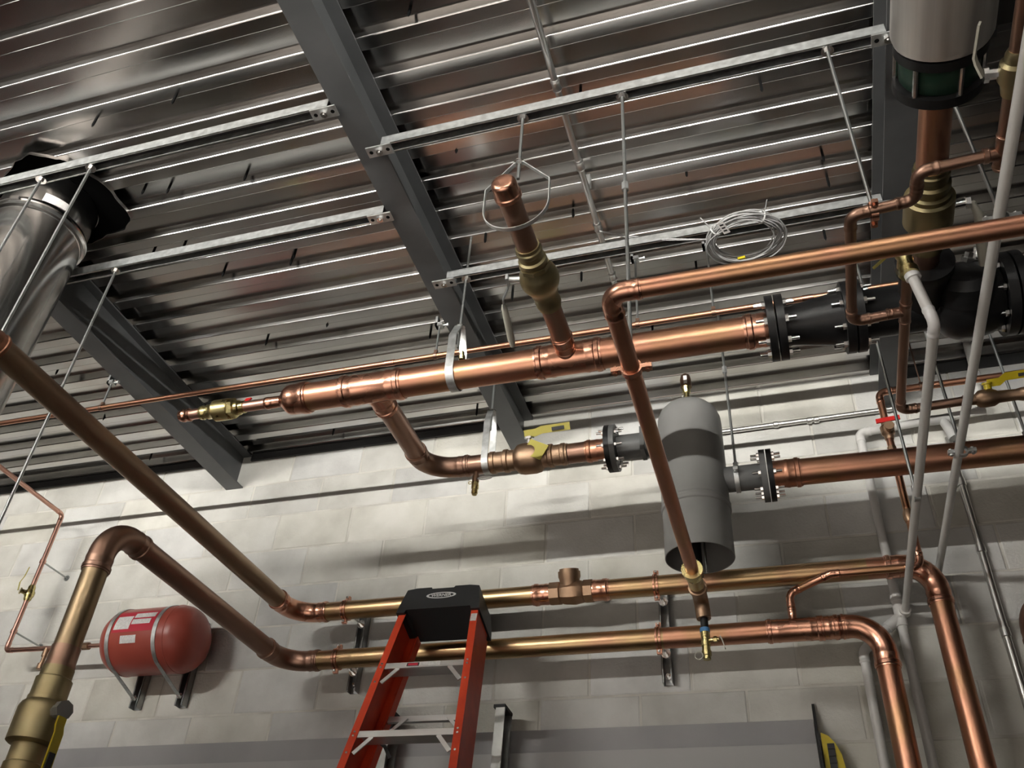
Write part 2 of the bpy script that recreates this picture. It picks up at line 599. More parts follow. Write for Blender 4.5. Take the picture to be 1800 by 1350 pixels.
# ------------------------------------------------------------------ strut channels between the beams
def strut_mb(p0, p1, up, w_=0.041, h=0.041, th=0.0025, lip=0.0065, back=True):
    """C channel from p0 to p1 along its mouth centre line; up points from mouth to back"""
    p0, p1, up = V(p0), V(p1), V(up).normalized()
    d = (p1 - p0).normalized()
    sd = d.cross(up).normalized()
    mb = MB()
    L = p1 - p0
    m = (p0 + p1) / 2
    if back:
        mb.obox(m + up * (h - th / 2), L / 2, sd * w_ / 2, up * th / 2)
        if back == 'only':
            return mb
    for q in (-1, 1):
        mb.obox(m + up * h / 2 + sd * q * (w_ - th) / 2, L / 2, sd * th / 2, up * h / 2)
        mb.obox(m + up * th / 2 + sd * q * (w_ / 2 - lip / 2), L / 2, sd * lip / 2, up * th / 2)
    return mb


plate_me = MB()
plate_me.obox((0, 0, 0), (0.045, 0, 0), (0, 0.02, 0), (0, 0, 0.003))
plate_me = plate_me.mesh('end_plate')
plate_me.materials.append(M['galv'])
nut_me = MB()
nut_me.lathe((0, 0, -0.003), (0, 0, -1), [(0, 0.012), (0.009, 0.012)], 6)
nut_me.lathe((0, 0, -0.012), (0, 0, -1), [(0, 0.006), (0.006, 0.005)], 8)
nut_me = nut_me.mesh('plate_bolt')
nut_me.materials.append(M['zinc'])
hole_me = MB().lathe((0, 0, -0.0028), (0, 0, -1), [(0, 0.007), (0.0005, 0.007)], 10).mesh('plate_hole')
hole_me.materials.append(M['screwblack'])


def strut_channel(y, z, xa, xb, label, plates=(None, None)):
    t = thing('strut_channel', label, 'channel', ((xa + xb) / 2, y, z + 0.04), 'galvanized strut channels between the roof beams')
    ob('channel_sides', strut_mb((xa, y, z), (xb, y, z), (0, 0, 1), back=False), 'galv', t)
    ob('shaded_back', strut_mb((xa, y, z), (xb, y, z), (0, 0, 1), back='only'), 'slotshade', t)  # back painted dark to stand for the shade inside the channel
    for px in plates:
        if px is None:
            continue
        p = inst('end_plate', plate_me, t, (px, y, z - 0.003))
        inst('plate_bolt', nut_me, p, (px, y, z - 0.003))
        for dx in (-0.03, 0.03):
            inst('plate_hole', hole_me, p, (px + dx, y, z - 0.003))
    return t


SZ = 4.052
strut_channel(1.469, SZ, -4.2, -1.205, 'galvanized strut channel across the front of the shiny flue, upper left', (None, -1.222))
strut_channel(1.652, SZ, -1.095, 0.499, 'long galvanized strut channel above the capped copper pipe', (-1.105, 0.502))
strut_channel(1.930, SZ, -2.70, -1.206, 'galvanized strut channel left of the middle beam, behind the flue', (None, -1.222))
strut_channel(2.300, SZ, -1.095, 0.499, 'galvanized strut channel behind the coil of grey cable', (-1.110, 0.480))

# ------------------------------------------------------------------ hanger rods and hangers
def rod_part(t, x, y, z0, z1, r=0.0052, nuts=()):
    ob('rod', MB().cyl((x, y, z0), (x, y, z1), r, 8), 'galv_rod', t)
    for z in nuts:
        ob('nut', MB().lathe((x, y, z), (0, 0, 1), [(0, 0.0105), (0.010, 0.0105)], 6).lathe((x, y, z + 0.010), (0, 0, 1), [(0, 0.019), (0.004, 0.019)], 14), 'zinc', t)


def band_hanger(name, label, x, y, zc, R, ztop, zrod, pipe_axis, bw_=0.025, sag=0.0, drop=0.07, group='band hangers', mat_='galv', low=0.10, nuts=()):
    """threaded rod with a flat band looped under a pipe whose centre is at zc (band bottom centre)"""
    t = thing(name, label, 'hanger', (x, y, zrod), group)
    rod_part(t, x, y, ztop - low, zrod, 0.0052, (ztop - 0.012,) + tuple(nuts))
    a = V(pipe_axis).normalized()
    u = V((0, 0, 1)).cross(a).normalized()
    pts = [V((x, y, ztop)) + u * 0.008, V((x, y, ztop - 0.004)) + u * 0.016, V((x, y, ztop - drop)) + u * R]
    n = 18
    for i in range(n + 1):
        an = PI * i / n
        pts.append(V((x, y, zc)) + u * R * math.cos(an) - V((0, 0, 1)) * R * math.sin(an))
    pts += [V((x, y, ztop - drop)) - u * R, V((x, y, ztop - 0.004)) - u * 0.016, V((x, y, ztop)) - u * 0.008]
    ob('band', MB().strap(pts, a, bw_, 0.003, closed=True), mat_, t, sharp=50)
    return t


def plain_rod(x, y, z0, z1, label, nuts=()):
    t = thing('threaded_rod', label, 'rod', (x, y, z1), 'threaded rods hung from the ceiling')
    rod_part(t, x, y, z0, z1, 0.0052, nuts)
    return t


HX = -1.020
band_hanger('band_hanger', 'flat galvanized band hanger looped under the large copper header', HX, 2.30, 3.57, 0.057, 3.80, ZH, (1, 0, 0), 0.030, drop=0.085, low=0.10, nuts=(SZ - 0.012,))
band_hanger('band_hanger', 'galvanized band hanger under the small bore pipe feeding the grey separator', -1.125, 2.986, 3.656, 0.046, 3.928, 4.082, (1, 0, 0), 0.028, drop=0.085, low=0.10)
band_hanger('loop_hanger', 'wide wire-thin loop hanger hanging loosely around the capped copper pipe', -0.603, 1.652, 3.625, 0.100, 3.822, SZ + 0.03, (0, 1, 0), 0.013, drop=0.105, low=0.075, nuts=(SZ - 0.012,))

plain_rod(-2.344, 1.469, 1.2, SZ + 0.03, 'left one of two threaded rods hanging in front of the flue', (SZ - 0.012,))
plain_rod(-2.131, 1.469, 3.25, SZ + 0.03, 'right one of two threaded rods hanging in front of the flue', (SZ - 0.012,))
plain_rod(-2.362, 1.930, 1.2, SZ + 0.03, 'threaded rod hanging beside the right edge of the flue, behind the long brown pipe', (SZ - 0.012,))

# ------------------------------------------------------------------ flue
fx, fy, fr = -2.580, 1.715, 0.168
t = thing('flue_pipe', 'large shiny stainless steel flue rising through a rough hole in the ceiling', 'flue', (fx, fy, 0))
ob('lower_section', MB().lathe((fx, fy, 0.0), (0, 0, 1), [(0, fr), (4.07, fr)], 56), 'stainless', t)
ob('upper_section', MB().lathe((fx, fy, 4.105), (0, 0, 1), [(0, fr), (0.40, fr)], 56), 'stainless', t)
b = ob('clamp_band', MB().lathe((fx, fy, 4.065), (0, 0, 1), [(0, fr + 0.001), (0.003, fr + 0.009), (0.017, fr + 0.013), (0.0215, fr + 0.008), (0.026, fr + 0.013), (0.040, fr + 0.009), (0.044, fr + 0.001)], 56, caps=(False, False)), 'stainless', t)
a_ = math.radians(-75)
q = V((fx + math.cos(a_) * (fr + 0.016), fy + math.sin(a_) * (fr + 0.016), 4.087))
ob('clamp_screw', MB().obox(q, (0.016, 0.004, 0), (-0.001, 0.006, 0), (0, 0, 0.007)), 'zinc', b)
pts = []
for i in range(9):
    an = math.radians(-48 + 30 * i / 8)
    pts.append(V((fx + math.cos(an) * (fr + 0.002), fy + math.sin(an) * (fr + 0.002), 4.135)))
ob('paper_label', MB().strap(pts, (0, 0, 1), 0.042, 0.001), 'paper', t)
# flat black sheet under the deck paints the dark of the torn opening
rr = random.Random(5)
HOLE = [(-2.678, 1.541), (-2.574, 1.492), (-2.497, 1.479), (-2.413, 1.519), (-2.375, 1.548), (-2.345, 1.60), (-2.307, 1.671), (-2.307, 1.744), (-2.301, 1.82), (-2.319, 1.861), (-2.375, 1.894), (-2.461, 1.905), (-2.56, 1.925), (-2.66, 1.915), (-2.745, 1.86), (-2.785, 1.75), (-2.775, 1.65), (-2.735, 1.58)]
ring_o, ring_i = [], []
for k in range(len(HOLE)):
    a, b_ = V((*HOLE[k], ZL - 0.003)), V((*HOLE[(k + 1) % len(HOLE)], ZL - 0.003))
    for q_ in (0, 0.33, 0.67):
        p = a.lerp(b_, q_) + V((rr.uniform(-0.004, 0.004), rr.uniform(-0.004, 0.004), 0))
        ring_o.append(p)
        dd = V((p.x - fx, p.y - fy, 0)).normalized()
        ring_i.append(V((fx, fy, ZL - 0.002)) + dd * (fr + 0.002))
N = len(ring_o)
mb = MB()
mb.v = ring_o + ring_i
for i in range(N):
    j = (i + 1) % N
    mb.f.append((i, j, N + j, N + i))
ob('opening_shade', mb, 'holeshade', t, label='ragged black sheet standing for the shade of the deck opening around the flue')
mb = MB().strap([p + V((0, 0, -0.003)) for p in ring_o], (0, 0, 1), 0.014, 0.002, closed=True)
ob('torn_edge', mb, 'deck', t)
# header beam that frames the opening, hidden behind the flue
wb = thing('steel_beam', 'short dark steel header beam framing the opening behind the flue', 'beam', (-3.6, 2.0, 4.06), 'grey steel roof beams')
ob('bottom_flange', MB().box((-4.4, 1.955, 4.06), (-2.815, 2.045, 4.068)), 'beam', wb)
ob('web', MB().box((-4.4, 1.996, 4.068), (-2.815, 2.004, 4.26)), 'beam', wb)
ob('top_flange', MB().box((-4.4, 1.955, 4.26), (-2.815, 2.045, 4.268)), 'beam', wb)

# ------------------------------------------------------------------ conduit and cable coil under the deck
t = thing('conduit', 'thin galvanized conduit running along the underside of the steel deck', 'conduit', (-0.497, 2.0, 4.2))
ob('conduit_pipe', MB().cyl((-0.497, YF, 4.20), (-0.497, 2.62, 4.20), 0.0115, 12), 'emt', t)
for y in (-1.4, 1.655, 1.99, 2.29, 2.56):
    ob('coupling', MB().lathe((-0.497, y - 0.022, 4.20), (0, 1, 0), [(0, 0.0135), (0.006, 0.0165), (0.012, 0.0145), (0.032, 0.0145), (0.038, 0.0165), (0.044, 0.0135)], 14), 'emt', t)
for y in (0.6, 2.1):
    ob('clamp', MB().box((-0.512, y - 0.012, 4.21), (-0.482, y + 0.012, 4.266)), 'galv', t)
cx, cy, cz = 0.033, 2.287, 3.995
t = thing('cable_coil', 'coil of thin grey cable tied up under the strut channel', 'cable', (cx, cy, cz))
rr = random.Random(11)
pts = []
turns, n = 15, 40
ph = [rr.uniform(0, 6.28) for _ in range(6)]
for i in range(turns * n + 1):
    a_ = 2 * PI * i / n
    k = i / n
    rx = 0.122 + 0.012 * math.sin(k * 1.9 + ph[0]) + 0.004 * math.sin(a_ * 0.37 + ph[1])
    ry = 0.100 + 0.013 * math.sin(k * 2.3 + ph[2])
    ox = 0.010 * math.sin(k * 1.3 + ph[3])
    oy = 0.009 * math.sin(k * 1.7 + ph[4])
    oz = 0.012 * math.sin(k * 2.9 + ph[5]) + 0.006 * math.sin(2 * a_ + k)
    pts.append(V((cx + ox + rx * math.cos(a_), cy + oy + ry * math.sin(a_), cz + oz)))
ob('cable', MB().sweep(pts, 0.0026, 6), 'cable', t)
for (ex, sag, e2) in ((0.0, 0.02, 0), (0.012, 0.035, 1)):
    lead = []
    A, B = V((-0.492, 2.30, 4.185)), V((cx - 0.125 + ex, cy - 0.02, cz + 0.004))
    for i in range(25):
        f_ = i / 24
        p = A.lerp(B, f_)
        p.z -= sag * 4 * f_ * (1 - f_) * (1 - f_ * 0.5)
        lead.append(p)
    ob('lead', MB().sweep(lead, 0.0024, 6), 'cable', t)
for an, tl in ((math.radians(218), V((-0.03, -0.055, 0.004))), (math.radians(-58), V((0.012, -0.05, 0.008)))):
    p = V((cx + 0.120 * math.cos(an), cy + 0.098 * math.sin(an), cz))
    rad = V((math.cos(an), math.sin(an), 0))
    lp = [p + (rad * math.cos(q_) + V((0, 0, 1)) * math.sin(q_)) * 0.022 for q_ in [2 * PI * i / 14 for i in range(14)]]
    z_ = ob('zip_tie', MB().strap(lp, rad.cross(V((0, 0, 1))), 0.005, 0.0015, closed=True), 'ziptie', t)
    ob('zip_tail', MB().strap([p + rad * 0.02, p + rad * 0.02 + tl * 0.6, p + rad * 0.02 + tl], (0.6, 0.1, 0.8), 0.004, 0.0015), 'ziptie', z_)
tg = ob('paper_tag', MB().obox((cx - 0.068, cy - 0.083, cz - 0.018), (0.011, -0.003, 0), (-0.010, -0.024, 0.004), (0, 0.0, 0.0006)), 'paper', t)
for k in (-1, 0, 1):
    ob('print', MB().obox(V((cx - 0.068, cy - 0.083, cz - 0.0190)) + V((-0.010, -0.024, 0.004)) * (k * 0.5), (0.006, -0.0015, 0), (-0.0012, -0.003, 0.0004), (0, 0, 0.0002)), 'ink', tg)
ob('yellow_tag', MB().obox((cx - 0.022, cy + 0.088, cz - 0.006), (0.013, -0.002, 0), (0.001, 0.007, 0.003), (0, 0, 0.005)), 'tagyellow', t)

# ------------------------------------------------------------------ small copper line high under the deck
SY, SZc = 2.545, 3.902
t = thing('small_copper_line', 'thin copper line running the whole width just under the roof beams', 'pipe', (-1.6, SY, SZc))
ob('pipe', MB().cyl((-5.2, SY, SZc), (0.62, SY, SZc), 0.0111, 14), 'copper', t)
for x in (-1.42, 0.22):
    ob('coupling', MB().lathe((x - 0.02, SY, SZc), (1, 0, 0), [(0, 0.0111), (0.001, 0.013), (0.039, 0.013), (0.04, 0.0111)], 14), 'copper_fit', t)


def small_clamp(x, zt, label):
    t = thing('beam_clamp', label, 'clamp', (x, SY, zt), 'beam clamps holding the thin copper line')
    ob('clamp_body', MB().box((x - 0.016, SY - 0.014, zt - 0.022), (x + 0.016, SY + 0.014, zt - 0.006)).box((x - 0.016, SY - 0.014, zt - 0.022), (x - 0.006, SY + 0.014, zt + 0.03)), 'galv', t)
    ob('set_screw', MB().cyl((x + 0.010, SY, zt - 0.014), (x + 0.038, SY, zt - 0.014), 0.0045, 8).lathe((x + 0.034, SY, zt - 0.014), (1, 0, 0), [(0, 0.008), (0.006, 0.008)], 6), 'galv', t)
    ob('rod', MB().cyl((x, SY, SZc + 0.012), (x, SY, zt - 0.02), 0.0045, 8), 'galv_rod', t)
    ob('pipe_ring', MB().lathe((x - 0.008, SY, SZc), (1, 0, 0), [(0, 0.0115), (0.0005, 0.0145), (0.0155, 0.0145), (0.016, 0.0115)], 14).box((x - 0.007, SY - 0.006, SZc + 0.010), (x + 0.007, SY + 0.006, SZc + 0.028)), 'copper_dull', t)


small_clamp(-2.828, 4.057, 'small beam clamp on the left beam carrying the thin copper line')
small_clamp(-1.222, 4.079, 'small beam clamp on the middle beam carrying the thin copper line')
small_clamp(-0.40, 4.27, 'small ceiling clamp over the thin copper line beside the red-brown riser pipe')
small_clamp(-0.115, 4.27, 'small ceiling clamp over the thin copper line near the black flange')

# ------------------------------------------------------------------ large copper header
HY, HZ, HR = 2.300, 3.57, 0.0525
X = V((1, 0, 0))
t = thing('copper_header', 'large horizontal copper header pipe with a brass valve at its left end', 'pipe', (-1.0, HY, HZ))


def hp(x):
    return V((x, HY, HZ))


ob('end_cap', MB().lathe(hp(-2.150), X, [(0, 0.016), (0.003, 0.021), (0.012, 0.0235), (0.016, 0.0255), (0.024, 0.0255), (0.028, 0.0235), (0.036, 0.0235), (0.040, 0.0255), (0.046, 0.0255), (0.05, 0.0215)], 24), 'copper_fit', t)
ob('stub_pipe', MB().cyl(hp(-2.105), hp(-2.00), 0.0207, 20), 'copper_pink', t)
vb = ob('valve_body', MB().lathe(hp(-2.055), X, [(0, 0.0215), (0.0005, 0.026), (0.012, 0.028), (0.017, 0.0245), (0.028, 0.0245), (0.033, 0.029), (0.045, 0.029), (0.058, 0.033), (0.066, 0.0415), (0.128, 0.0415), (0.131, 0.039)], 28), 'brass', t, label='brass ball valve body')
ob('valve_hex', MB().lathe(hp(-1.926), X, [(0, 0.040), (0.022, 0.040), (0.026, 0.034)], 6).lathe(hp(-1.900), X, [(0, 0.029), (0.014, 0.029), (0.018, 0.024), (0.036, 0.024), (0.037, 0.0215)], 24), 'brass', vb)
ob('handle', MB().obox(hp(-1.905) + V((0, 0.042, 0.052)), (0.011, 0, 0), (0, 0.004, 0), (0.008, 0.01, 0.032)), 'red', vb, label='short red lever handle')
ob('stem', MB().cyl(hp(-1.935) + V((0, 0.02, 0.025)), hp(-1.915) + V((0, 0.042, 0.05)), 0.009, 10), 'brass', vb)
ob('stub_pipe', MB().cyl(hp(-1.895), hp(-1.745), 0.0207, 20), 'copper_pink', t)
ob('reducer', MB().lathe(hp(-1.775), X, [(0, 0.0208)] + [(tt + 0.0005, q * 1.0) for tt, q in sock(0.045, 0.0208)][1:] + [(0.066, 0.0225), (0.078, 0.034), (0.092, 0.049), (0.105, 0.0565), (0.125, 0.0575), (0.152, 0.0575), (0.158, 0.061), (0.176, 0.061), (0.180, 0.0575), (0.186, 0.0575), (0.1865, 0.0525)], 32), 'copper_fit', t)
ob('pipe', MB().cyl(hp(-1.60), hp(-1.42), HR, 32), 'copper', t)


def tee(root, p, d, L, r, bd, br, bl, mat_='copper_fit', name='tee'):
    p, d, bd = V(p), V(d).normalized(), V(bd).normalized()
    mb = MB().lathe(p - d * L / 2, d, coupling_prof(L, r), 32)
    bp = [(r * 0.55, br * 1.12), (r * 1.02, br * 1.12), (r * 1.06, br * 1.07), (bl * 0.62, br * 1.07)]
    mb.lathe(p, bd, bp, 28)
    for tt, q in [(0, 0)]:
        pass
    sk = sock(bl * 0.38, br)
    mb.lathe(p + bd * bl, -bd, sk, 28)
    return ob(name, mb, mat_, root)


tee(t, hp(-1.335), X, 0.245, HR, (0, 1, 0), 0.0397, 0.135)
ob('pipe', MB().cyl(hp(-1.25), hp(-0.69), HR, 32), 'copper', t)
tee(t, hp(-0.600), X, 0.235, HR, (0, -1, 0), 0.0333, 0.125)
ob('pipe', MB().cyl(hp(-0.51), hp(0.02), HR, 32), 'copper', t)
ob('flange_adapter', MB().lathe(hp(-0.015), X, sock(0.075, HR) + [(0.080, HR * 1.05)], 32), 'copper_fit', t)
# brass drain nipple on top of the header by the hanger
ob('gauge_port', MB().lathe((-0.985, HY - 0.030, HZ + 0.045), (0, -0.35, 0.94), [(0, 0.012), (0.014, 0.012), (0.014, 0.009), (0.028, 0.009)], 12), 'brass', t)

# ------------------------------------------------------------------ capped branch coming towards the viewer
BX, BR = -0.598, 0.0333
t = thing('capped_branch_pipe', 'copper branch with domed end cap and brown ball valve pointing at the viewer', 'pipe', (BX, 1.9, HZ))
Y = V((0, 1, 0))


def bp_(y):
    return V((BX, y, HZ))


ob('end_cap', MB().lathe(bp_(1.512), Y, [(0, 0.026), (0.002, 0.030), (0.006, 0.0345), (0.014, 0.0368), (0.045, 0.0372), (0.048, 0.040), (0.060, 0.040), (0.064, 0.0365), (0.066, 0.0335)], 36), 'copper_fit', t)
ob('pipe', MB().cyl(bp_(1.56), bp_(1.79), BR, 28), 'copper_dull', t)
vb = ob('valve_body', MB().lathe(bp_(1.762), Y, [(0, 0.034), (0.0005, 0.0375), (0.012, 0.0375), (0.016, 0.041), (0.028, 0.041), (0.032, 0.0375), (0.050, 0.0375), (0.055, 0.044), (0.070, 0.045), (0.074, 0.042), (0.092, 0.043), (0.112, 0.057), (0.132, 0.062), (0.152, 0.062), (0.170, 0.056), (0.184, 0.046), (0.196, 0.044), (0.206, 0.044), (0.212, 0.038), (0.232, 0.038), (0.238, 0.0415), (0.252, 0.0415), (0.256, 0.0375), (0.268, 0.0375), (0.2685, 0.034)], 36), 'brass_dull', t, label='dull brown brass ball valve body')
ob('valve_hex', MB().lathe(bp_(1.837), Y, [(0, 0.049), (0.016, 0.049)], 8), 'brass_dull', vb)
ob('stem', MB().cyl(bp_(1.900) + V((-0.055, 0, 0.006)), bp_(1.900) + V((-0.098, 0, 0.014)), 0.010, 10).obox(bp_(1.900) + V((-0.102, 0.0, 0.014)), (0.004, 0, 0), (0, 0.016, 0), (0, 0, 0.012)), 'galv', vb)
lv = [bp_(1.900) + V((-0.104, 0.0, 0.012)), bp_(1.925) + V((-0.108, 0, 0.010)), bp_(1.965) + V((-0.138, 0, -0.004)), bp_(2.000) + V((-0.143, 0, -0.010)), bp_(2.155) + V((-0.160, 0, -0.035))]
ob('handle', MB().strap(lv[:4], (0, 0, 1), 0.020, 0.004), 'galv', vb)
ob('handle_grip', MB().sweep([lv[3].lerp(lv[4], -0.1), lv[3], lv[3].lerp(lv[4], 0.3), lv[3].lerp(lv[4], 0.8), lv[4]], [0.006, 0.0105, 0.0115, 0.0125, 0.008], 12), 'ivory', vb)
ob('pipe', MB().cyl(bp_(2.01), bp_(2.22), BR, 28), 'copper_dull', t)

# ------------------------------------------------------------------ branch that turns right to the separator
RR, RY, IZ = 0.0414, 2.986, 3.656
t = thing('separator_inlet_pipe', 'copper branch that drops back and bends right to the grey separator', 'pipe', (-1.3, RY, IZ))
run(t, [(-1.337, 2.41, HZ + 0.010), (-1.393, RY, IZ), (-1.090, RY, IZ)], RR, 0.125, 'copper_dull', 'copper_dull', s=0.055, seg=28)
vb = ob('valve_body', MB().lathe((-1.122, RY, IZ), X, [(0, 0.040), (0.0005, 0.0435), (0.012, 0.0435), (0.016, 0.0475), (0.032, 0.0475), (0.036, 0.0435), (0.070, 0.0435), (0.075, 0.050), (0.090, 0.050), (0.094, 0.044), (0.120, 0.0445), (0.138, 0.062), (0.158, 0.066), (0.205, 0.066), (0.226, 0.062), (0.240, 0.046), (0.262, 0.045), (0.267, 0.0495), (0.282, 0.0495), (0.286, 0.0435), (0.316, 0.0435), (0.320, 0.0475), (0.334, 0.0475), (0.338, 0.0435), (0.346, 0.0435), (0.3465, 0.040)], 36), 'bronze', t, label='bronze ball valve body')
ob('stem', MB().lathe((-0.934, RY - 0.03, IZ + 0.05), (0, -0.45, 0.9), [(0, 0.016), (0.018, 0.016), (0.018, 0.011), (0.034, 0.011)], 12).lathe((-0.934, RY - 0.04, IZ + 0.072), (0, -0.45, 0.9), [(0, 0.021), (0.008, 0.021)], 6), 'zinc', vb)
q = V((-0.934, RY - 0.05, IZ + 0.090))
ob('handle', MB().strap([q + V((-0.02, 0, 0)), q + V((0.03, 0, 0.002)), q + V((0.055, 0, 0.012)), q + V((0.175, 0, 0.014))], (0, -0.6, 0.8), 0.032, 0.005), 'yellow_dull', vb, label='flat yellow lever handle')
ob('handle_print', MB().obox(q + V((0.125, -0.0028, 0.0085)), (0.026, 0, 0.001), (0, -0.0045, 0.006), (0, -0.0028, -0.0021)), 'ink', vb)
ob('tag', MB().obox((-0.899, RY - 0.062, IZ - 0.002), (0.040, -0.004, -0.025), (0.018, -0.004, 0.030), (0, 0.0012, 0)), 'yellow_dull', t, label='yellow paper tag hanging on the valve')
ob('pipe', MB().cyl((-0.772, RY, IZ), (-0.647, RY, IZ), RR, 28), 'copper_dull', t)
ob('flange_adapter', MB().lathe((-0.701, RY, IZ), X, sock(0.06, RR) + [(0.086, RR * 1.05)], 28), 'copper', t)
# small drain cock under the pipe
dx = -1.171
db = ob('drain_cock', MB().lathe((dx, RY, IZ - 0.035), (0, 0, -1), [(0, 0.011), (0.022, 0.011), (0.022, 0.0145), (0.052, 0.0145), (0.052, 0.012)], 14), 'bronze', t, label='small bronze drain cock')
ob('drain_body', MB().lathe((dx, RY, IZ - 0.087), (0, 0, -1), [(0, 0.013), (0.014, 0.0155), (0.03, 0.0155), (0.034, 0.0125), (0.052, 0.0135), (0.052, 0.0105), (0.060, 0.0105)], 16), 'brass', db)
ob('drain_ring', MB().sweep([V((dx - 0.020 + 0.008 * math.cos(a), RY - 0.008, IZ - 0.092 + 0.006 * math.sin(a))) for a in [2 * PI * i / 12 for i in range(12)]], 0.0018, 6, closed=True), 'brass', db)
q = V((dx + 0.014, RY - 0.012, IZ - 0.078))
ob('drain_handle', MB().sweep([q + V((0.03 * (1 - math.cos(a)), 0, 0.007 * math.sin(a))) for a in [2 * PI * i / 20 for i in range(20)]], 0.0028, 6, closed=True), 'pvc_white', db, label='white wire handle')
bolt_s = hexbolt_mesh(0.0095, 0.009, 0.022)
bolt_l = hexbolt_mesh(0.0115, 0.011, 0.024)
flange(t, (-0.613, RY, IZ), X, 0.097, 0.020, RR, 'blackiron', 8, bolt_s, sides=(-1,))

# ------------------------------------------------------------------ grey air and dirt separator
sx, sy, sr = -0.280, RY, 0.126
t = thing('dirt_separator', 'grey vertical steel separator tank with open bottom skirt and flanged side nozzles', 'tank', (sx, sy, 3.13))
ob('shell', MB().lathe((sx, sy, 3.349), (0, 0, 1), [(0, sr), (0.358, sr), (0.390, sr * 0.985), (0.421, sr * 0.91), (0.447, sr * 0.74), (0.464, sr * 0.47), (0.470, sr * 0.15), (0.4705, 0.001)], 48, caps=(False, False)), 'greyiron', t, sharp=60)
ob('weld_seam', MB().lathe((sx, sy, 3.317), (0, 0, 1), [(0, sr * 0.99), (0.004, sr * 1.025), (0.012, sr * 1.03), (0.020, sr * 1.01), (0.026, sr * 1.03), (0.034, sr * 1.0)], 48, caps=(False, False)), 'greyiron', t)
ob('skirt', MB().lathe((sx, sy, 3.133), (0, 0, 1), [(0.216, sr * 0.985), (0, sr * 0.985), (0, sr * 0.955), (0.216, sr * 0.955)], 48, caps=(False, False)), 'greyiron', t)
ob('bottom_head', MB().lathe((sx, sy, 3.338), (0, 0, -1), [(0, sr * 0.95), (0.03, sr * 0.8), (0.05, sr * 0.4), (0.055, 0.001)], 36, caps=(True, False)), 'blackiron', t)
ob('bottom_nipple', MB().cyl((sx - 0.01, sy + 0.01, 3.065), (sx - 0.01, sy + 0.01, 3.29), 0.017, 14), 'blackiron', t)
ob('drain_rod', MB().cyl((sx + 0.022, sy - 0.02, 3.065), (sx + 0.022, sy - 0.02, 3.30), 0.004, 8), 'zinc', t)
nz = ob('inlet_nozzle', MB().cyl((-0.569, sy, IZ), (sx - 0.07, sy, IZ), 0.050, 28), 'flangegrey', t)
flange(t, (-0.592, sy, IZ), X, 0.097, 0.020, 0.05, 'flangegrey', 8, bolt_s, sides=(1,), name='inlet_flange')
ob('bracket', MB().box((-0.472, sy - 0.060, IZ - 0.062), (-0.455, sy + 0.02, IZ + 0.05)), 'flangegrey', t)
OZ, OR = 3.450, 0.049
ob('outlet_nozzle', MB().cyl((sx + 0.05, sy, OZ), (-0.021, sy, OZ), 0.049, 28), 'flangegrey', t)
flange(t, (-0.029, sy, OZ), X, 0.099, 0.022, 0.049, 'flangegrey', 8, bolt_s, sides=(-1,), name='outlet_flange')
# air vent on top
zt = 3.818
av = ob('air_vent', MB().lathe((sx, sy, zt), (0, 0, 1), [(0, 0.0085), (0.028, 0.0085), (0.028, 0.014), (0.044, 0.014), (0.044, 0.011), (0.07, 0.011)], 12), 'brass', t, label='brass air vent cock')
ob('vent_body', MB().lathe((sx, sy, zt + 0.065), (0, 0, 1), [(0, 0.012), (0.006, 0.0165), (0.03, 0.0165), (0.036, 0.021)], 14), 'brass', av)
ob('vent_cap', MB().lathe((sx, sy, zt + 0.098), (0, 0, 1), [(0, 0.0225), (0.04, 0.0225), (0.058, 0.019), (0.068, 0.010), (0.0685, 0.001)], 18), 'copper_dull', av)
ob('vent_label', MB().obox((sx + 0.001, sy - 0.024, zt + 0.122), (0.007, 0, 0), (0, 0.0012, 0), (0, 0, 0.020)), 'paper', av)
ob('vent_lever', MB().strap([(sx - 0.016, sy, zt + 0.055), (sx - 0.020, sy, zt + 0.03), (sx - 0.019, sy, zt + 0.002)], (0, 1, 0), 0.010, 0.003), 'ivory', av)

# ------------------------------------------------------------------ outlet pipe to the right
t = thing('separator_outlet_pipe', 'thick copper pipe leaving the separator to the right behind the white drain pipes', 'pipe', (0.8, sy, OZ))
flange(t, (-0.004, sy, OZ), X, 0.099, 0.020, OR, 'blackiron', 8, bolt_s, sides=(1,))
ob('flange_adapter', MB().lathe((0.010, sy, OZ), X, [(0.005, OR * 1.06), (0.045, OR * 1.06)] + [(0.105 - a, b_) for a, b_ in reversed(sock(0.06, OR))], 28), 'copper', t)
ob('pipe', MB().cyl((0.09, sy, OZ), (3.0, sy, OZ - 0.02), OR, 32), 'copper', t)
ob('elbow_cap', MB().lathe((3.0, sy, OZ - 0.02), X, [(0, OR * 1.06), (0.08, OR * 1.06), (0.1, OR * 0.6)], 24), 'copper_fit', t)


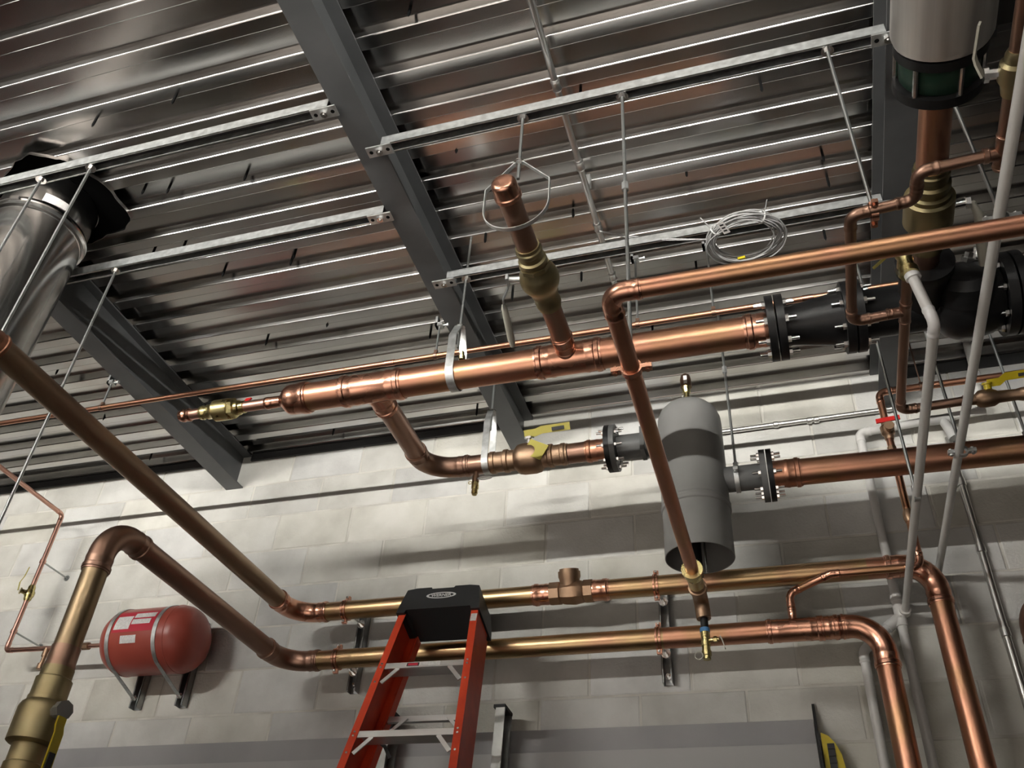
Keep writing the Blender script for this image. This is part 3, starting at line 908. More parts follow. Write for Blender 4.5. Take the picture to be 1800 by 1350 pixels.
def clamp_rod(x, y, zp, r, ztop, label, ring='galv', axis=(1, 0, 0), rodz=None, ears=False, cupl=None):
    t = thing('ring_hanger', label, 'hanger', (x, y, ztop), 'ring hangers on threaded rods')
    a = V(axis)
    rod_part(t, x, y, zp + r + 0.012, ztop, 0.0052, (SZ - 0.014,) if ztop < 4.2 else ())
    if cupl:
        ob('rod_coupling', MB().lathe((x, y, cupl), (0, 0, 1), [(0, 0.0105), (0.03, 0.0105)], 6), 'galv', t)
    mb = MB().lathe(V((x, y, zp)) - a * 0.009, a, [(0, r + 0.0005), (0.0005, r + 0.005), (0.0175, r + 0.005), (0.018, r + 0.0005)], 28, caps=(False, False))
    mb.lathe((x, y, zp + r + 0.002), (0, 0, 1), [(0, 0.010), (0.02, 0.010)], 8)
    u = V((0, 0, 1)).cross(a).normalized()
    for s_ in (-1, 1):
        mb.obox(V((x, y, zp)) + u * s_ * (r + 0.016), u * 0.012, a * 0.008, (0, 0, 0.006))
        mb.lathe(V((x, y, zp - 0.012)) + u * s_ * (r + 0.018), (0, 0, 1), [(0, 0.006), (0.024, 0.006)], 6)
    ob('ring', mb, ring, t)
    return t


clamp_rod(-0.118, RY, OZ, 0.049, ZH, 'ring hanger and rod on the grey outlet nozzle of the separator', cupl=3.965)
clamp_rod(0.882, RY, OZ - 0.006, OR, ZH, 'ring hanger and rod on the thick copper outlet pipe near the right edge', ring='darksteel')

# ------------------------------------------------------------------ black flanged assembly on the header
t = thing('black_flanged_valve', 'black cast iron flanged reducer and valve train joined to the copper header', 'valve', (0.5, HY, HZ))
flange(t, hp(0.060), X, 0.108, 0.024, HR, 'blackiron', 8, bolt_l, sides=(-1,))
flange(t, hp(0.090), X, 0.108, 0.024, HR, 'blackiron', 8, bolt_l, sides=(1,))
ob('reducer_body', MB().lathe(hp(0.112), X, [(0, 0.066), (0.02, 0.064), (0.16, 0.086), (0.19, 0.092)], 36), 'blackiron', t)
flange(t, hp(0.290), X, 0.116, 0.026, 0.09, 'blackiron', 8, bolt_l, sides=(-1,), rot=0.2)
flange(t, hp(0.322), X, 0.116, 0.026, 0.09, 'blackiron', 8, bolt_l, sides=(1,), rot=0.2)
ob('tee_body', MB().lathe(hp(0.345), X, [(0, 0.088), (0.02, 0.078), (0.21, 0.078), (0.26, 0.095), (0.27, 0.1)], 36).lathe((0.523, HY, HZ), (0, -1, 0), [(0, 0.070), (0.15, 0.070), (0.17, 0.082), (0.20, 0.082)], 32), 'blackiron', t)
ob('valve_bulb', MB().lathe(hp(0.560), X, [(0, 0.080), (0.02, 0.105), (0.05, 0.118), (0.11, 0.120), (0.15, 0.112), (0.18, 0.095)], 40).lathe((0.64, HY - 0.05, HZ - 0.03), (0, -0.6, 0.2), [(0, 0.085), (0.06, 0.082), (0.085, 0.06), (0.09, 0.02)], 28), 'blackiron', t)
for q, dd in (((0.585, HY - 0.115, HZ + 0.045), (0, -0.9, 0.4)), ((0.685, HY - 0.10, HZ + 0.075), (0.1, -0.8, 0.5)), ((0.72, HY - 0.085, HZ + 0.085), (0.2, -0.75, 0.5))):
    inst('plug', bolt_l, t, q, V((0, 0, 1)).rotation_difference(V(dd)))
ob('plug_fitting', MB().lathe((0.66, HY - 0.105, HZ + 0.06), (0.25, -0.75, 0.45), [(0, 0.020), (0.014, 0.020), (0.014, 0.014), (0.03, 0.014)], 6).lathe((0.70, HY - 0.10, HZ + 0.065), (0.6, -0.6, 0.4), [(0, 0.015), (0.02, 0.015)], 6), 'zinc', t)
flange(t, hp(0.742), X, 0.128, 0.028, 0.09, 'blackiron', 8, bolt_l, sides=(-1,), rot=0.5)
flange(t, hp(0.776), X, 0.128, 0.028, 0.09, 'blackiron', 8, bolt_l, sides=(1,), rot=0.5)
ob('spool_pipe', MB().cyl(hp(0.80), hp(2.4), 0.084, 32), 'blackiron', t)
flange(t, hp(2.4), X, 0.128, 0.028, 0.09, 'blackiron', 8, bolt_l, sides=(-1,))

# ------------------------------------------------------------------ pump discharge pipe above it
PX = 0.523
t = thing('pump_discharge_pipe', 'copper pipe with brass valve running from the steel pump body to the black valve train', 'pipe', (PX, 1.9, HZ))


def pp(y):
    return V((PX, y, HZ))


ob('pump_body', MB().lathe(pp(0.70), Y, [(0, 0.112), (0.64, 0.112), (0.655, 0.106)], 44), 'brushed', t, label='brushed grey steel cylinder')
ff = flange(t, pp(1.362), Y, 0.104, 0.024, 0.05, 'blackiron', 6, bolt_s, sides=(-1,), rot=0.25)
ob('wafer_body', MB().lathe(pp(1.386), Y, [(0, 0.086), (0.006, 0.090), (0.070, 0.090), (0.076, 0.086)], 40), 'green', t, label='dark green wafer valve body')
f2 = flange(t, pp(1.462), Y, 0.104, 0.026, 0.05, 'blackiron', 6, bolt_s, sides=(), rot=0.25)
u_, w2 = frame(Y)
for k in range(6):
    an = 0.25 + 2 * PI * k / 6
    q = pp(1.372) + (u_ * math.cos(an) + w2 * math.sin(an)) * 0.097
    ob('stud', MB().cyl(q, q + Y * 0.105, 0.0065, 8), 'zinc', f2)
ob('hub', MB().lathe(pp(1.488), Y, [(0, 0.055), (0.012, 0.046)], 28), 'copper_dull', t)
PR = 0.0397
ob('pipe', MB().cyl(pp(1.49), pp(1.80), PR, 28), 'copper', t)
vb = ob('valve_body', MB().lathe(pp(1.742), Y, [(0, 0.040), (0.0005, 0.0445), (0.012, 0.0445), (0.016, 0.048), (0.030, 0.048), (0.034, 0.044), (0.050, 0.044), (0.056, 0.052), (0.070, 0.052), (0.074, 0.047), (0.086, 0.047), (0.090, 0.056), (0.104, 0.056), (0.108, 0.066), (0.200, 0.066), (0.215, 0.055), (0.235, 0.050), (0.30, 0.047), (0.3005, 0.040)], 36), 'brass_dull', t, label='brass ball valve body')
ob('stem', MB().cyl(pp(1.90) + V((0.06, 0, 0.0)), pp(1.90) + V((0.105, 0, 0.004)), 0.012, 10).lathe(pp(1.90) + V((0.095, 0, 0.003)), (1, 0, 0), [(0, 0.018), (0.012, 0.018)], 6), 'zinc', vb)
lv = [pp(1.90) + V((0.112, 0, 0.0)), pp(1.945) + V((0.130, 0, -0.01)), pp(2.12) + V((0.152, 0, -0.03))]
ob('handle', MB().sweep([lv[0], lv[1], lv[1].lerp(lv[2], 0.5), lv[2]], [0.008, 0.013, 0.015, 0.012], 12), 'ivory', vb)
ob('pipe', MB().cyl(pp(2.03), pp(2.16), PR, 28), 'copper_dull', t)

# added black duct that darkens the upper right corner
t = thing('black_blocker', 'added black duct in the dark upper right corner beside the pump', 'blocker', (1.5, 0.9, 3.78))
ob('blocker_body', MB().box((0.70, 0.30, 3.80), (3.6, 1.52, 4.20)), 'helperblack', t)
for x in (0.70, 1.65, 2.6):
    ob('blocker_flange', MB().box((x - 0.012, 0.28, 3.78), (x + 0.012, 1.54, 4.22)), 'helperblack', t)

# dark boiler cabinet added out of view so the ceiling mirrors something dark
t = thing('prop_cabinet', 'black boiler cabinet added unseen at right to darken the ceiling reflection', 'prop', (2.0, 2.6, 0))
ob('cabinet_body', MB().box((1.15, 1.6, 0.05), (3.4, 3.20, 3.12)), 'helperblack', t)
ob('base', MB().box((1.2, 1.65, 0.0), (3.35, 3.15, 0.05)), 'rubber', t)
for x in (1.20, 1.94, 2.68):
    d_ = ob('door', MB().box((x, 1.58, 0.15), (x + 0.68, 1.60, 3.02)), 'helperblack', t)
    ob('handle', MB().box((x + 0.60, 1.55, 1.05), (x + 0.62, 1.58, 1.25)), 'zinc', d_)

# ------------------------------------------------------------------ small copper loop hung below the pump pipe
LZ, LR = 3.33, 0.0143
t = thing('copper_bypass_loop', 'small dark copper pipe looping under the pump pipe and black valve train', 'pipe', (0.45, 1.8, LZ))
run(t, [(0.598, 1.535, LZ), (0.430, 1.545, LZ), (0.430, 1.630, LZ), (0.279, 1.645, LZ), (0.279, 2.045, LZ), (0.415, 2.035, LZ)], LR, 0.026, 'copper_dull', 'copper_dull', s=0.024, seg=14)
tee(t, (0.419, 2.035, LZ), (0, 1, 0), 0.085, LR, (-1, 0, 0), LR, 0.05, 'copper_dull')
ob('pipe', MB().cyl((0.419, 1.885, LZ), (0.419, 2.00, LZ), LR, 14), 'copper_dull', t)
run(t, [(0.419, 2.06, LZ), (0.419, 2.500, LZ), (0.615, 2.49, LZ)], LR, 0.026, 'copper_dull', 'copper_dull', s=0.024, seg=14)
vb = ob('valve_body', MB().lathe((0.600, 2.491, LZ), X, [(0, 0.0175), (0.012, 0.0175), (0.016, 0.016), (0.035, 0.0165), (0.045, 0.026), (0.06, 0.028), (0.085, 0.027), (0.10, 0.019), (0.15, 0.0175), (0.165, 0.021), (0.18, 0.021), (0.182, 0.016)], 22), 'bronze', t)
ob('stem', MB().lathe((0.675, 2.478, LZ + 0.022), (0, -0.4, 0.9), [(0, 0.011), (0.016, 0.011), (0.016, 0.015), (0.021, 0.015)], 10), 'yellow', vb)
q = V((0.690, 2.468, LZ + 0.040))
ob('handle', MB().strap([q + V((-0.015, 0, -0.002)), q + V((0.02, 0, 0)), q + V((0.04, 0, 0.016)), q + V((0.16, 0, 0.020))], (0, -0.6, 0.8), 0.024, 0.004), 'yellow', vb, label='flat yellow lever handle')
ob('handle_print', MB().obox(q + V((0.10, -0.002, 0.0155)), (0.024, 0, 0.001), (0, -0.003, 0.004), (0, -0.0022, -0.0016)), 'ink', vb)
ob('pipe', MB().cyl((0.76, 2.491, LZ), (2.2, 2.48, LZ), LR, 14), 'copper', t)
ob('coupling', MB().lathe((0.775, 2.491, LZ), X, coupling_prof(0.06, LR * 1.15), 16), 'copper_fit', t)
rb_ = ob('relief_valve', MB().lathe((0.405, 1.80, LZ + 0.015), (0, 0, -1), [(0, 0.022), (0.03, 0.022), (0.04, 0.017), (0.075, 0.017), (0.080, 0.024), (0.10, 0.024)], 18).lathe((0.412, 1.83, LZ), (0, 1, 0), [(0, 0.020), (0.05, 0.020), (0.06, 0.016)], 16), 'brass', t, label='brass relief valve')
ob('lever', MB().strap([(0.375, 1.80, LZ), (0.352, 1.825, LZ + 0.0), (0.335, 1.85, LZ + 0.005)], (0, 0.5, 1), 0.014, 0.003), 'yellow_dull', rb_)
clamp_rod(0.335, 1.652, LZ, LR, SZ + 0.03, 'copper ring hanger on the small loop, hung from the long strut channel', ring='copper_fit')

# ------------------------------------------------------------------ second valve pipe at the right edge
t = thing('side_valve_pipe', 'copper pipe with brass lever valve in the upper right corner', 'pipe', (0.615, 1.4, LZ))
ob('pipe', MB().cyl((0.612, 0.5, LZ), (0.612, 1.30, LZ), 0.0175, 16), 'copper_dull', t)
vb = ob('valve_body', MB().lathe((0.612, 1.265, LZ), Y, [(0, 0.019), (0.012, 0.024), (0.026, 0.024), (0.032, 0.032), (0.07, 0.034), (0.085, 0.026), (0.11, 0.022), (0.112, 0.0175)], 22), 'brass_dull', t, label='brass ball valve body')
ob('stem', MB().lathe((0.585, 1.32, LZ + 0.006), (-1, 0, 0.1), [(0, 0.012), (0.022, 0.012), (0.022, 0.017), (0.032, 0.017)], 8), 'zinc', vb)
ob('handle', MB().strap([(0.552, 1.322, LZ + 0.01), (0.540, 1.295, LZ + 0.022), (0.536, 1.28, LZ + 0.026), (0.540, 1.205, LZ + 0.028)], (0.5, 0, 1), 0.017, 0.005), 'ivory', vb)
ob('pipe', MB().cyl((0.612, 1.37, LZ), (0.612, 1.50, LZ), 0.0175, 16), 'copper_dull', t)
ob('tee', MB().lathe((0.612, 1.480, LZ), Y, coupling_prof(0.10, 0.0175), 18).lathe((0.612, 1.535, LZ), (-1, 0, 0), [(0, 0.0165), (0.03, 0.0165), (0.032, 0.019), (0.042, 0.019), (0.043, 0.0145)], 16), 'copper_dull', t)

# ------------------------------------------------------------------ red-brown riser pipe crossing in front
GZ, GR, GX, GY = 2.950, 0.0210, -0.279, 1.393
t = thing('blowdown_pipe', 'red-brown copper pipe from the right, elbowed and running back under the separator', 'pipe', (GX, 2.0, GZ))
run(t, [(1.9, GY, GZ), (GX, GY, GZ), (GX, 2.70, GZ - 0.015)], GR, 0.036, 'copper', 'copper_fit', s=0.036, seg=24)
q = V((GX, 2.672, GZ - 0.015))
ob('brass_elbow', MB().sweep([q, q + Y * 0.0005, q + Y * 0.014, q + Y * 0.018, q + Y * 0.045, q + Y * 0.05, q + Y * 0.12], [0.023, 0.0345, 0.0345, 0.030, 0.030, 0.026, 0.025], 24), 'brass', t, label='shiny brass coupling')
q2 = q + Y * 0.115
el = fillet([q2, V((GX, 2.90, GZ - 0.02)), V((GX + 0.004, 2.90, GZ - 0.085))], 0.045, 8)
ob('drain_elbow', MB().sweep(el, [0.026] + [0.025] * (len(el) - 2) + [0.024], 22).lathe(q + Y * 0.13, Y, [(0, 0.026), (0.002, 0.031), (0.018, 0.031), (0.02, 0.026)], 22), 'bronze', t)
x_, y_ = GX + 0.004, 2.90
zz = GZ - 0.083
ob('nipple', MB().cyl((x_, y_, zz), (x_, y_, zz - 0.045), 0.013, 14), 'blackiron', t)
ob('thread_tape', MB().cyl((x_, y_, zz - 0.036), (x_, y_, zz - 0.05), 0.0165, 14), 'bluetape', t, label='blue thread sealing tape')
db = ob('drain_valve', MB().lathe((x_, y_, zz - 0.047), (0, 0, -1), [(0, 0.0155), (0.02, 0.0155), (0.021, 0.0135), (0.034, 0.0135), (0.035, 0.0155), (0.050, 0.0155), (0.051, 0.0135), (0.066, 0.0135), (0.067, 0.0155), (0.082, 0.0155), (0.083, 0.0125), (0.095, 0.0125)], 16), 'brass', t, label='small brass drain valve')
ob('drain_stem', MB().cyl((x_ + 0.012, y_ - 0.006, zz - 0.080), (x_ + 0.044, y_ - 0.012, zz - 0.080), 0.0065, 10).lathe((x_ + 0.028, y_ - 0.01, zz - 0.080), (1, -0.15, 0), [(0, 0.0105), (0.010, 0.0105)], 6), 'brass', db)
ob('drain_handle', MB().strap([(x_ + 0.048, y_ - 0.012, zz - 0.070), (x_ + 0.054, y_ - 0.014, zz - 0.085), (x_ + 0.062, y_ - 0.016, zz - 0.115)], (0, 1, 0), 0.012, 0.003), 'ivory', db)
ob('cap_ring', MB().sweep([V((x_ - 0.024 + 0.013 * math.cos(a), y_ - 0.012, zz - 0.132 + 0.013 * math.sin(a))) for a in [2 * PI * i / 16 for i in range(16)]], 0.0022, 6, closed=True), 'ivory', db)
clamp_rod(GX, 1.652, GZ - 0.003, GR, SZ + 0.03, 'copper split ring hanger with ears on the red-brown pipe', ring='copper_fit', axis=(0, 1, 0), cupl=3.60)

# ------------------------------------------------------------------ copper pipes along the wall
WY, WR = 3.320, 0.0397
ZU, ZD = 3.205, 2.985
FX = -2.100
t = thing('upper_wall_pipe', 'upper of two golden copper pipes along the block wall, bending down at right', 'pipe', (-0.7, WY, ZU))
run(t, [(FX, 0.9, ZU), (FX, WY, ZU), (-0.94, WY, ZU)], WR, 0.115, ['copper_feed', 'copper_old'], 'copper_fit', s=0.05, seg=28)
ob('coupling', MB().lathe((FX, 1.375, ZU), Y, coupling_prof(0.09, WR), 28), 'copper', t)
# bronze check valve in the pipe
ob('adapter', MB().lathe((-1.000, WY, ZU), X, sock(0.07, WR) + [(0.085, WR * 1.1)], 28), 'copper_fit', t)
vb = ob('check_valve', MB().lathe((-0.925, WY, ZU), X, [(0, 0.0485), (0.04, 0.0485), (0.045, 0.043), (0.06, 0.050), (0.10, 0.054), (0.135, 0.047), (0.14, 0.043), (0.144, 0.0485), (0.178, 0.0485)], 8).lathe((-0.842, WY, ZU), (0, -0.35, 0.94), [(0, 0.042), (0.052, 0.042), (0.062, 0.046), (0.084, 0.046), (0.084, 0.040), (0.094, 0.040), (0.094, 0.03), (0.088, 0.028)], 30), 'bronze', t, label='bronze swing check valve')
ob('thread_tape', MB().lathe((-0.750, WY, ZU), X, [(0, 0.0425), (0.016, 0.0425)], 24), 'bluetape', vb)
ob('adapter', MB().lathe((-0.690 + 0.012, WY, ZU), -X, sock(0.075, WR), 28), 'copper_fit', t)
run(t, [(-0.70, WY, ZU), (0.30, WY, ZU)], WR, 0.105, 'copper_old', 'copper_fit', s=0.058, seg=28)
run(t, [(0.30, WY, ZU), (0.526, WY, ZU), (0.526, WY, 1.2)], WR, 0.105, 'copper', 'copper_fit', s=0.058, seg=28)

t = thing('lower_wall_pipe', 'lower of two copper pipes along the block wall, with a tee near its right bend', 'pipe', (-0.7, WY, ZD))
LYv = 2.120
run(t, [(FX, LYv, 2.50), (FX, LYv, ZD), (FX, WY, ZD), (-0.47, WY, ZD)], WR, 0.115, ['copper_olive', 'copper_dull', 'copper_old'], 'copper_dull', s=0.055, seg=28)
run(t, [(-0.47, WY, ZD), (-0.06, WY, ZD)], WR, 0.115, 'copper', 'copper_fit', s=0.055, seg=28)
tee(t, (0.010, WY, ZD), X, 0.20, WR, (0, -0.1, 1), 0.0143, 0.085, 'copper_fit')
ob('coupling', MB().lathe((0.10, WY, ZD), X, coupling_prof(0.09, WR), 28), 'copper_fit', t)
run(t, [(0.07, WY, ZD), (0.306, WY, ZD), (0.306, WY, 1.2)], WR, 0.105, 'copper', 'copper_fit', s=0.058, seg=28)
# brass ball valve on the vertical leg at lower left
def lp(z):
    return V((FX, LYv, z))


ob('coupling', MB().lathe(lp(2.565), (0, 0, -1), [(0, WR), (0.0005, WR * 1.07), (0.05, WR * 1.07), (0.054, WR * 1.12), (0.066, WR * 1.12)], 28), 'copper_dull', t)
vb = ob('valve_body', MB().lathe(lp(2.500), (0, 0, -1), [(0, 0.046), (0.03, 0.046), (0.035, 0.052), (0.085, 0.052), (0.09, 0.055), (0.102, 0.055), (0.110, 0.064), (0.125, 0.069), (0.215, 0.069), (0.220, 0.062), (0.222, 0.048), (0.270, 0.048), (0.274, 0.052), (0.29, 0.052), (0.30, 0.045), (0.33, 0.045)], 36), 'brass_aged', t, label='large brass ball valve body')
ob('stem', MB().lathe(lp(2.365) + V((0.055, -0.015, 0)), (0.96, -0.27, 0), [(0, 0.020), (0.030, 0.020), (0.030, 0.027), (0.052, 0.027)], 8), 'galv_dark', vb)
q = lp(2.365) + V((0.100, -0.028, 0))
ob('handle', MB().strap([q + V((0.004, 0, -0.02)), q + V((0.004, 0, -0.045)), q + V((0.014, -0.004, -0.065)), q + V((0.014, -0.004, -0.26))], (0.1, 0.99, 0), 0.030, 0.006), 'yellow', vb, label='yellow lever handle')
ob('handle_tip', MB().strap([q + V((0.017, -0.006, -0.12)), q + V((0.017, -0.006, -0.27))], (0.1, 0.99, 0), 0.020, 0.008), 'rubber', vb)
ob('pipe', MB().cyl(lp(2.19), lp(0.0), WR, 28), 'copper', t)

# wall channels and split rings
def wall_hanger(x, zt_, zb_, label):
    t = thing('wall_channel', label, 'channel', (x, W, (zt_ + zb_) / 2), 'strut channels fixed upright to the block wall')
    ob('channel', strut_mb((x, W - 0.043, zb_), (x, W - 0.043, zt_), (0, 1, 0)), 'galv_dark', t)  # darker zinc copy stands in for shade inside the channel
    ob('anchor_bolt', MB().lathe((x, W - 0.006, zb_ + 0.035), (0, -1, 0), [(0, 0.013), (0.003, 0.013), (0.003, 0.009), (0.012, 0.009), (0.012, 0.005), (0.026, 0.005)], 8), 'zinc', t)
    for z in (ZU, ZD):
        r = WR
        mb = MB().lathe((x - 0.013, WY, z), X, [(0, r + 0.0005), (0.0005, r + 0.006), (0.0085, r + 0.006), (0.009, r + 0.0005)], 30, caps=(False, False))
        mb.lathe((x + 0.000, WY, z), X, [(0, r + 0.0005), (0.0005, r + 0.006), (0.0085, r + 0.006), (0.009, r + 0.0005)], 30, caps=(False, False))
        for s_ in (-1, 1):
            mb.obox((x - 0.002, WY, z + s_ * (r + 0.013)), (0.010, 0, 0), (0, 0.007, 0), (0, 0, 0.009))
        ring = ob('split_ring', mb, 'copper_fit', t)
        for s_ in (-1, 1):
            ob('ring_screw', MB().lathe((x - 0.002, WY - 0.012, z + s_ * (r + 0.014)), (0, -1, 0), [(0, 0.006), (0.006, 0.004)], 8), 'zinc', ring)
        ob('standoff', MB().cyl((x, WY + r, z), (x, W - 0.03, z), 0.0065, 8).lathe((x, W - 0.043, z), (0, -1, 0), [(0, 0.02), (0.006, 0.02), (0.006, 0.011), (0.016, 0.011)], 8), 'zinc', t)


wall_hanger(-1.845, 3.275, 2.905, 'upright strut channel behind the ladder carrying both wall pipes')
wall_hanger(-0.488, 3.275, 2.872, 'upright strut channel below the separator carrying both wall pipes')

# small copper bypass between the two wall pipes and up to the ceiling
t = thing('copper_makeup_line', 'small copper line dropping past the wall pipes with a red-handled valve', 'pipe', (0.47, 3.2, 3.5))
MR = 0.0143
run(t, [(0.010, 3.312, 3.066), (0.010, 3.300, 3.12), (0.165, 3.225, 3.150), (0.475, 3.222, 3.150), (0.475, 3.215, 3.935), (2.2, 3.19, 3.935)], MR, 0.030, 'copper', 'copper_fit', s=0.026, seg=14)
vb = ob('valve_body', MB().lathe((0.475, 3.217, 3.70), (0, 0, 1), [(0, 0.0165), (0.014, 0.019), (0.02, 0.017), (0.03, 0.026), (0.06, 0.027), (0.07, 0.018), (0.09, 0.019), (0.1, 0.0165)], 18).lathe((0.478, 3.20, 3.735), (0, -1, 0), [(0, 0.013), (0.03, 0.013), (0.03, 0.020), (0.036, 0.020)], 10), 'bronze', t)
ob('handle', MB().obox((0.478, 3.165, 3.762), (0.045, 0, 0.004), (0, 0.003, 0), (0, 0, 0.010)), 'red', vb, label='red bar handle')
ob('union', MB().lathe((0.475, 3.218, 3.60), (0, 0, 1), [(0, 0.017), (0.02, 0.017), (0.022, 0.024), (0.045, 0.024), (0.047, 0.017), (0.065, 0.017)], 8), 'bronze', t)
ob('union', MB().lathe((0.475, 3.220, 3.33), (0, 0, 1), [(0, 0.016), (0.015, 0.020), (0.035, 0.020), (0.05, 0.016)], 12), 'bronze', t)
for x in (0.64,):
    ob('chain_clip', MB().cyl((x, 3.21, 3.95), (x, 3.21, 4.266), 0.003, 6).lathe((x - 0.008, 3.21, 3.935), X, [(0, 0.0155), (0.0005, 0.018), (0.0155, 0.018), (0.016, 0.0155)], 14), 'copper_dull', t)

# elbow peeking in at the right edge
t = thing('side_copper_elbow', 'copper elbow just showing at the right edge of the picture', 'pipe', (0.83, WY, 2.9))
run(t, [(2.4, WY, 3.035), (0.795, WY, 3.035), (0.795, WY, 1.2)], WR, 0.10, 'copper_dull', 'copper_dull', s=0.055, seg=28)

# ------------------------------------------------------------------ red expansion tank on the wall
TY, TZ, TR = 3.322, 3.128, 0.150
ta, tb = -3.045, -2.545
t = thing('expansion_tank', 'red horizontal expansion tank strapped to the block wall', 'tank', (-2.8, TY, TZ))
ob('tank_body', MB().lathe((ta, TY, TZ), X, [(0, 0.02), (0.008, 0.06), (0.022, 0.095), (0.045, 0.125), (0.075, 0.144), (0.10, TR), (0.40, TR), (0.425, 0.144), (0.455, 0.125), (0.478, 0.095), (0.492, 0.06), (0.5, 0.02)], 56), 'tankred', t, sharp=60)
for wx in (0.105, 0.39):
    ob('weld_bead', MB().lathe((ta + wx, TY, TZ), X, [(0, TR), (0.003, TR + 0.002), (0.006, TR)], 56, caps=(False, False)), 'tankred', t)


def tank_patch(x0, x1, a0, a1, rr_):
    mb = MB()
    n = 10
    for i in range(n + 1):
        an = math.radians(a0 + (a1 - a0) * i / n)
        for xx in (x0, x1):
            mb.v.append(V((xx, TY - math.cos(an) * rr_, TZ + math.sin(an) * rr_)))
    for i in range(n):
        mb.f.append((2 * i, 2 * i + 1, 2 * i + 3, 2 * i + 2))
    return mb


lab = ob('tank_label', tank_patch(-2.925, -2.713, -6, 37, TR + 0.0012), 'labelred', t, label='bright red label with white panels')
ob('label_panel', tank_patch(-2.918, -2.838, -1, 25, TR + 0.0022), 'paper', lab)
ob('label_panel', tank_patch(-2.832, -2.722, 20, 31, TR + 0.0022), 'paper', lab)
ob('label_panel', tank_patch(-2.832, -2.735, 7, 17, TR + 0.0022), 'paper', lab)
ob('rating_plate', tank_patch(-2.872, -2.790, -25, -12, TR + 0.0015), 'paper', t)
for xs in (-2.942, -2.698):
    pts = []
    for i in range(31):
        an = math.radians(118 - (118 + 62) * i / 30)
        pts.append(V((xs, TY - math.cos(an) * (TR + 0.002), TZ + math.sin(an) * (TR + 0.002))))
    pts = [V((xs, W - 0.045, TZ + 0.105))] + pts + [V((xs, W - 0.046, TZ - 0.21))]
    s_ = ob('strap', MB().strap(pts, X, 0.020, 0.002), 'galv', t)
for xs, lb in ((-2.942, 'left upright strut channel behind the red tank'), (-2.698, 'right upright strut channel behind the red tank')):
    tt = thing('tank_channel', lb, 'channel', (xs, W, TZ - 0.22), 'strut channels behind the red tank')
    ob('channel', strut_mb((xs, W - 0.043, TZ - 0.245), (xs, W - 0.043, TZ + 0.16), (0, 1, 0)), 'galv_dark', tt)  # same darkened zinc, shade of the recess put into the colour
    ob('strap_bolt', MB().lathe((xs, W - 0.045, TZ - 0.205), (0, -1, 0), [(0, 0.014), (0.005, 0.014), (0.005, 0.009), (0.018, 0.009)], 6), 'zinc', tt)
ob('nipple', MB().cyl((ta + 0.005, TY, TZ), (ta - 0.135, TY, TZ), 0.010, 12), 'copper_pink', t)
ob('nipple_union', MB().lathe((ta - 0.118, TY, TZ), (-1, 0, 0), [(0, 0.018), (0.035, 0.018), (0.036, 0.012), (0.05, 0.012)], 8), 'bronze', t)

# thin copper line down the wall to the tank
CX, CYw = -3.652, 3.325
t = thing('tank_feed_line', 'thin pink copper line stepping down the wall to the red tank', 'pipe', (CX, CYw, 3.5))
run(t, [(CX, 2.558, 3.893), (CX, CYw, 3.893), (CX, CYw, 3.138), (-3.215, TY, TZ)], 0.0118, 0.022, 'copper_pink', 'copper_pink', s=0.02, seg=12)
vb = ob('valve_body', MB().lathe((CX, CYw, 3.395), (0, 0, 1), [(0, 0.0135), (0.01, 0.019), (0.02, 0.019), (0.028, 0.024), (0.05, 0.024), (0.058, 0.018), (0.075, 0.018), (0.085, 0.0135)], 16).lathe((CX - 0.005, CYw - 0.02, 3.433), (-0.5, -0.85, 0), [(0, 0.012), (0.025, 0.012), (0.025, 0.017), (0.03, 0.017)], 8), 'brass', t)
ob('handle', MB().strap([(CX - 0.026, CYw - 0.052, 3.433), (CX - 0.032, CYw - 0.055, 3.475), (CX - 0.018, CYw - 0.055, 3.505), (CX - 0.012, CYw - 0.055, 3.555)], (0.85, -0.5, 0), 0.014, 0.003), 'yellow_dull', vb, label='yellow lever handle')
ob('drain_tee', MB().lathe((-3.405, CYw, 3.132), (0, 0, -1), [(0, 0.015), (0.04, 0.015), (0.04, 0.010), (0.075, 0.010), (0.075, 0.017), (0.10, 0.017)], 10), 'bronze', t)
for z in (3.613, 3.235):
    so = ob('standoff_clamp', MB().lathe((CX, CYw, z - 0.008), (0, 0, 1), [(0, 0.012), (0.0005, 0.016), (0.0155, 0.016), (0.016, 0.012)], 14), 'copper_pink', t)
    ob('standoff_rod', MB().cyl((CX, CYw + 0.012, z), (CX, W, z), 0.0045, 8).lathe((CX, W - 0.001, z), (0, -1, 0), [(0, 0.016), (0.003, 0.016), (0.003, 0.008), (0.008, 0.008)], 10), 'galv_rod', so)

# ------------------------------------------------------------------ white plastic drain pipes
P1Z, VR = 3.10, 0.0134
t = thing('plastic_drain_pipe', 'white plastic drain pipe hanging from the brass relief valve, with a bright white elbow', 'pipe', (0.42, 2.5, P1Z))
run(t, [(0.408, 1.80, 3.255), (0.432, 1.825, P1Z), (0.416, 3.455, P1Z - 0.015)], VR, 0.022, 'pvc', 'pvc_white', s=0.026, seg=18)
ob('adapter', MB().lathe((0.408, 1.80, 3.262), (0.15, 0.16, -0.98), [(0, 0.019), (0.028, 0.019), (0.03, 0.0135)], 18), 'pvc_white', t)
ob('wye', MB().lathe((0.416, 3.43, P1Z - 0.015), Y, [(0, 0.021), (0.03, 0.021)], 18), 'pvc', t)
clamp_rod(0.4235, 2.625, P1Z - 0.007, VR, ZH, 'ring hanger low on the white drain pipe with the bright elbow')

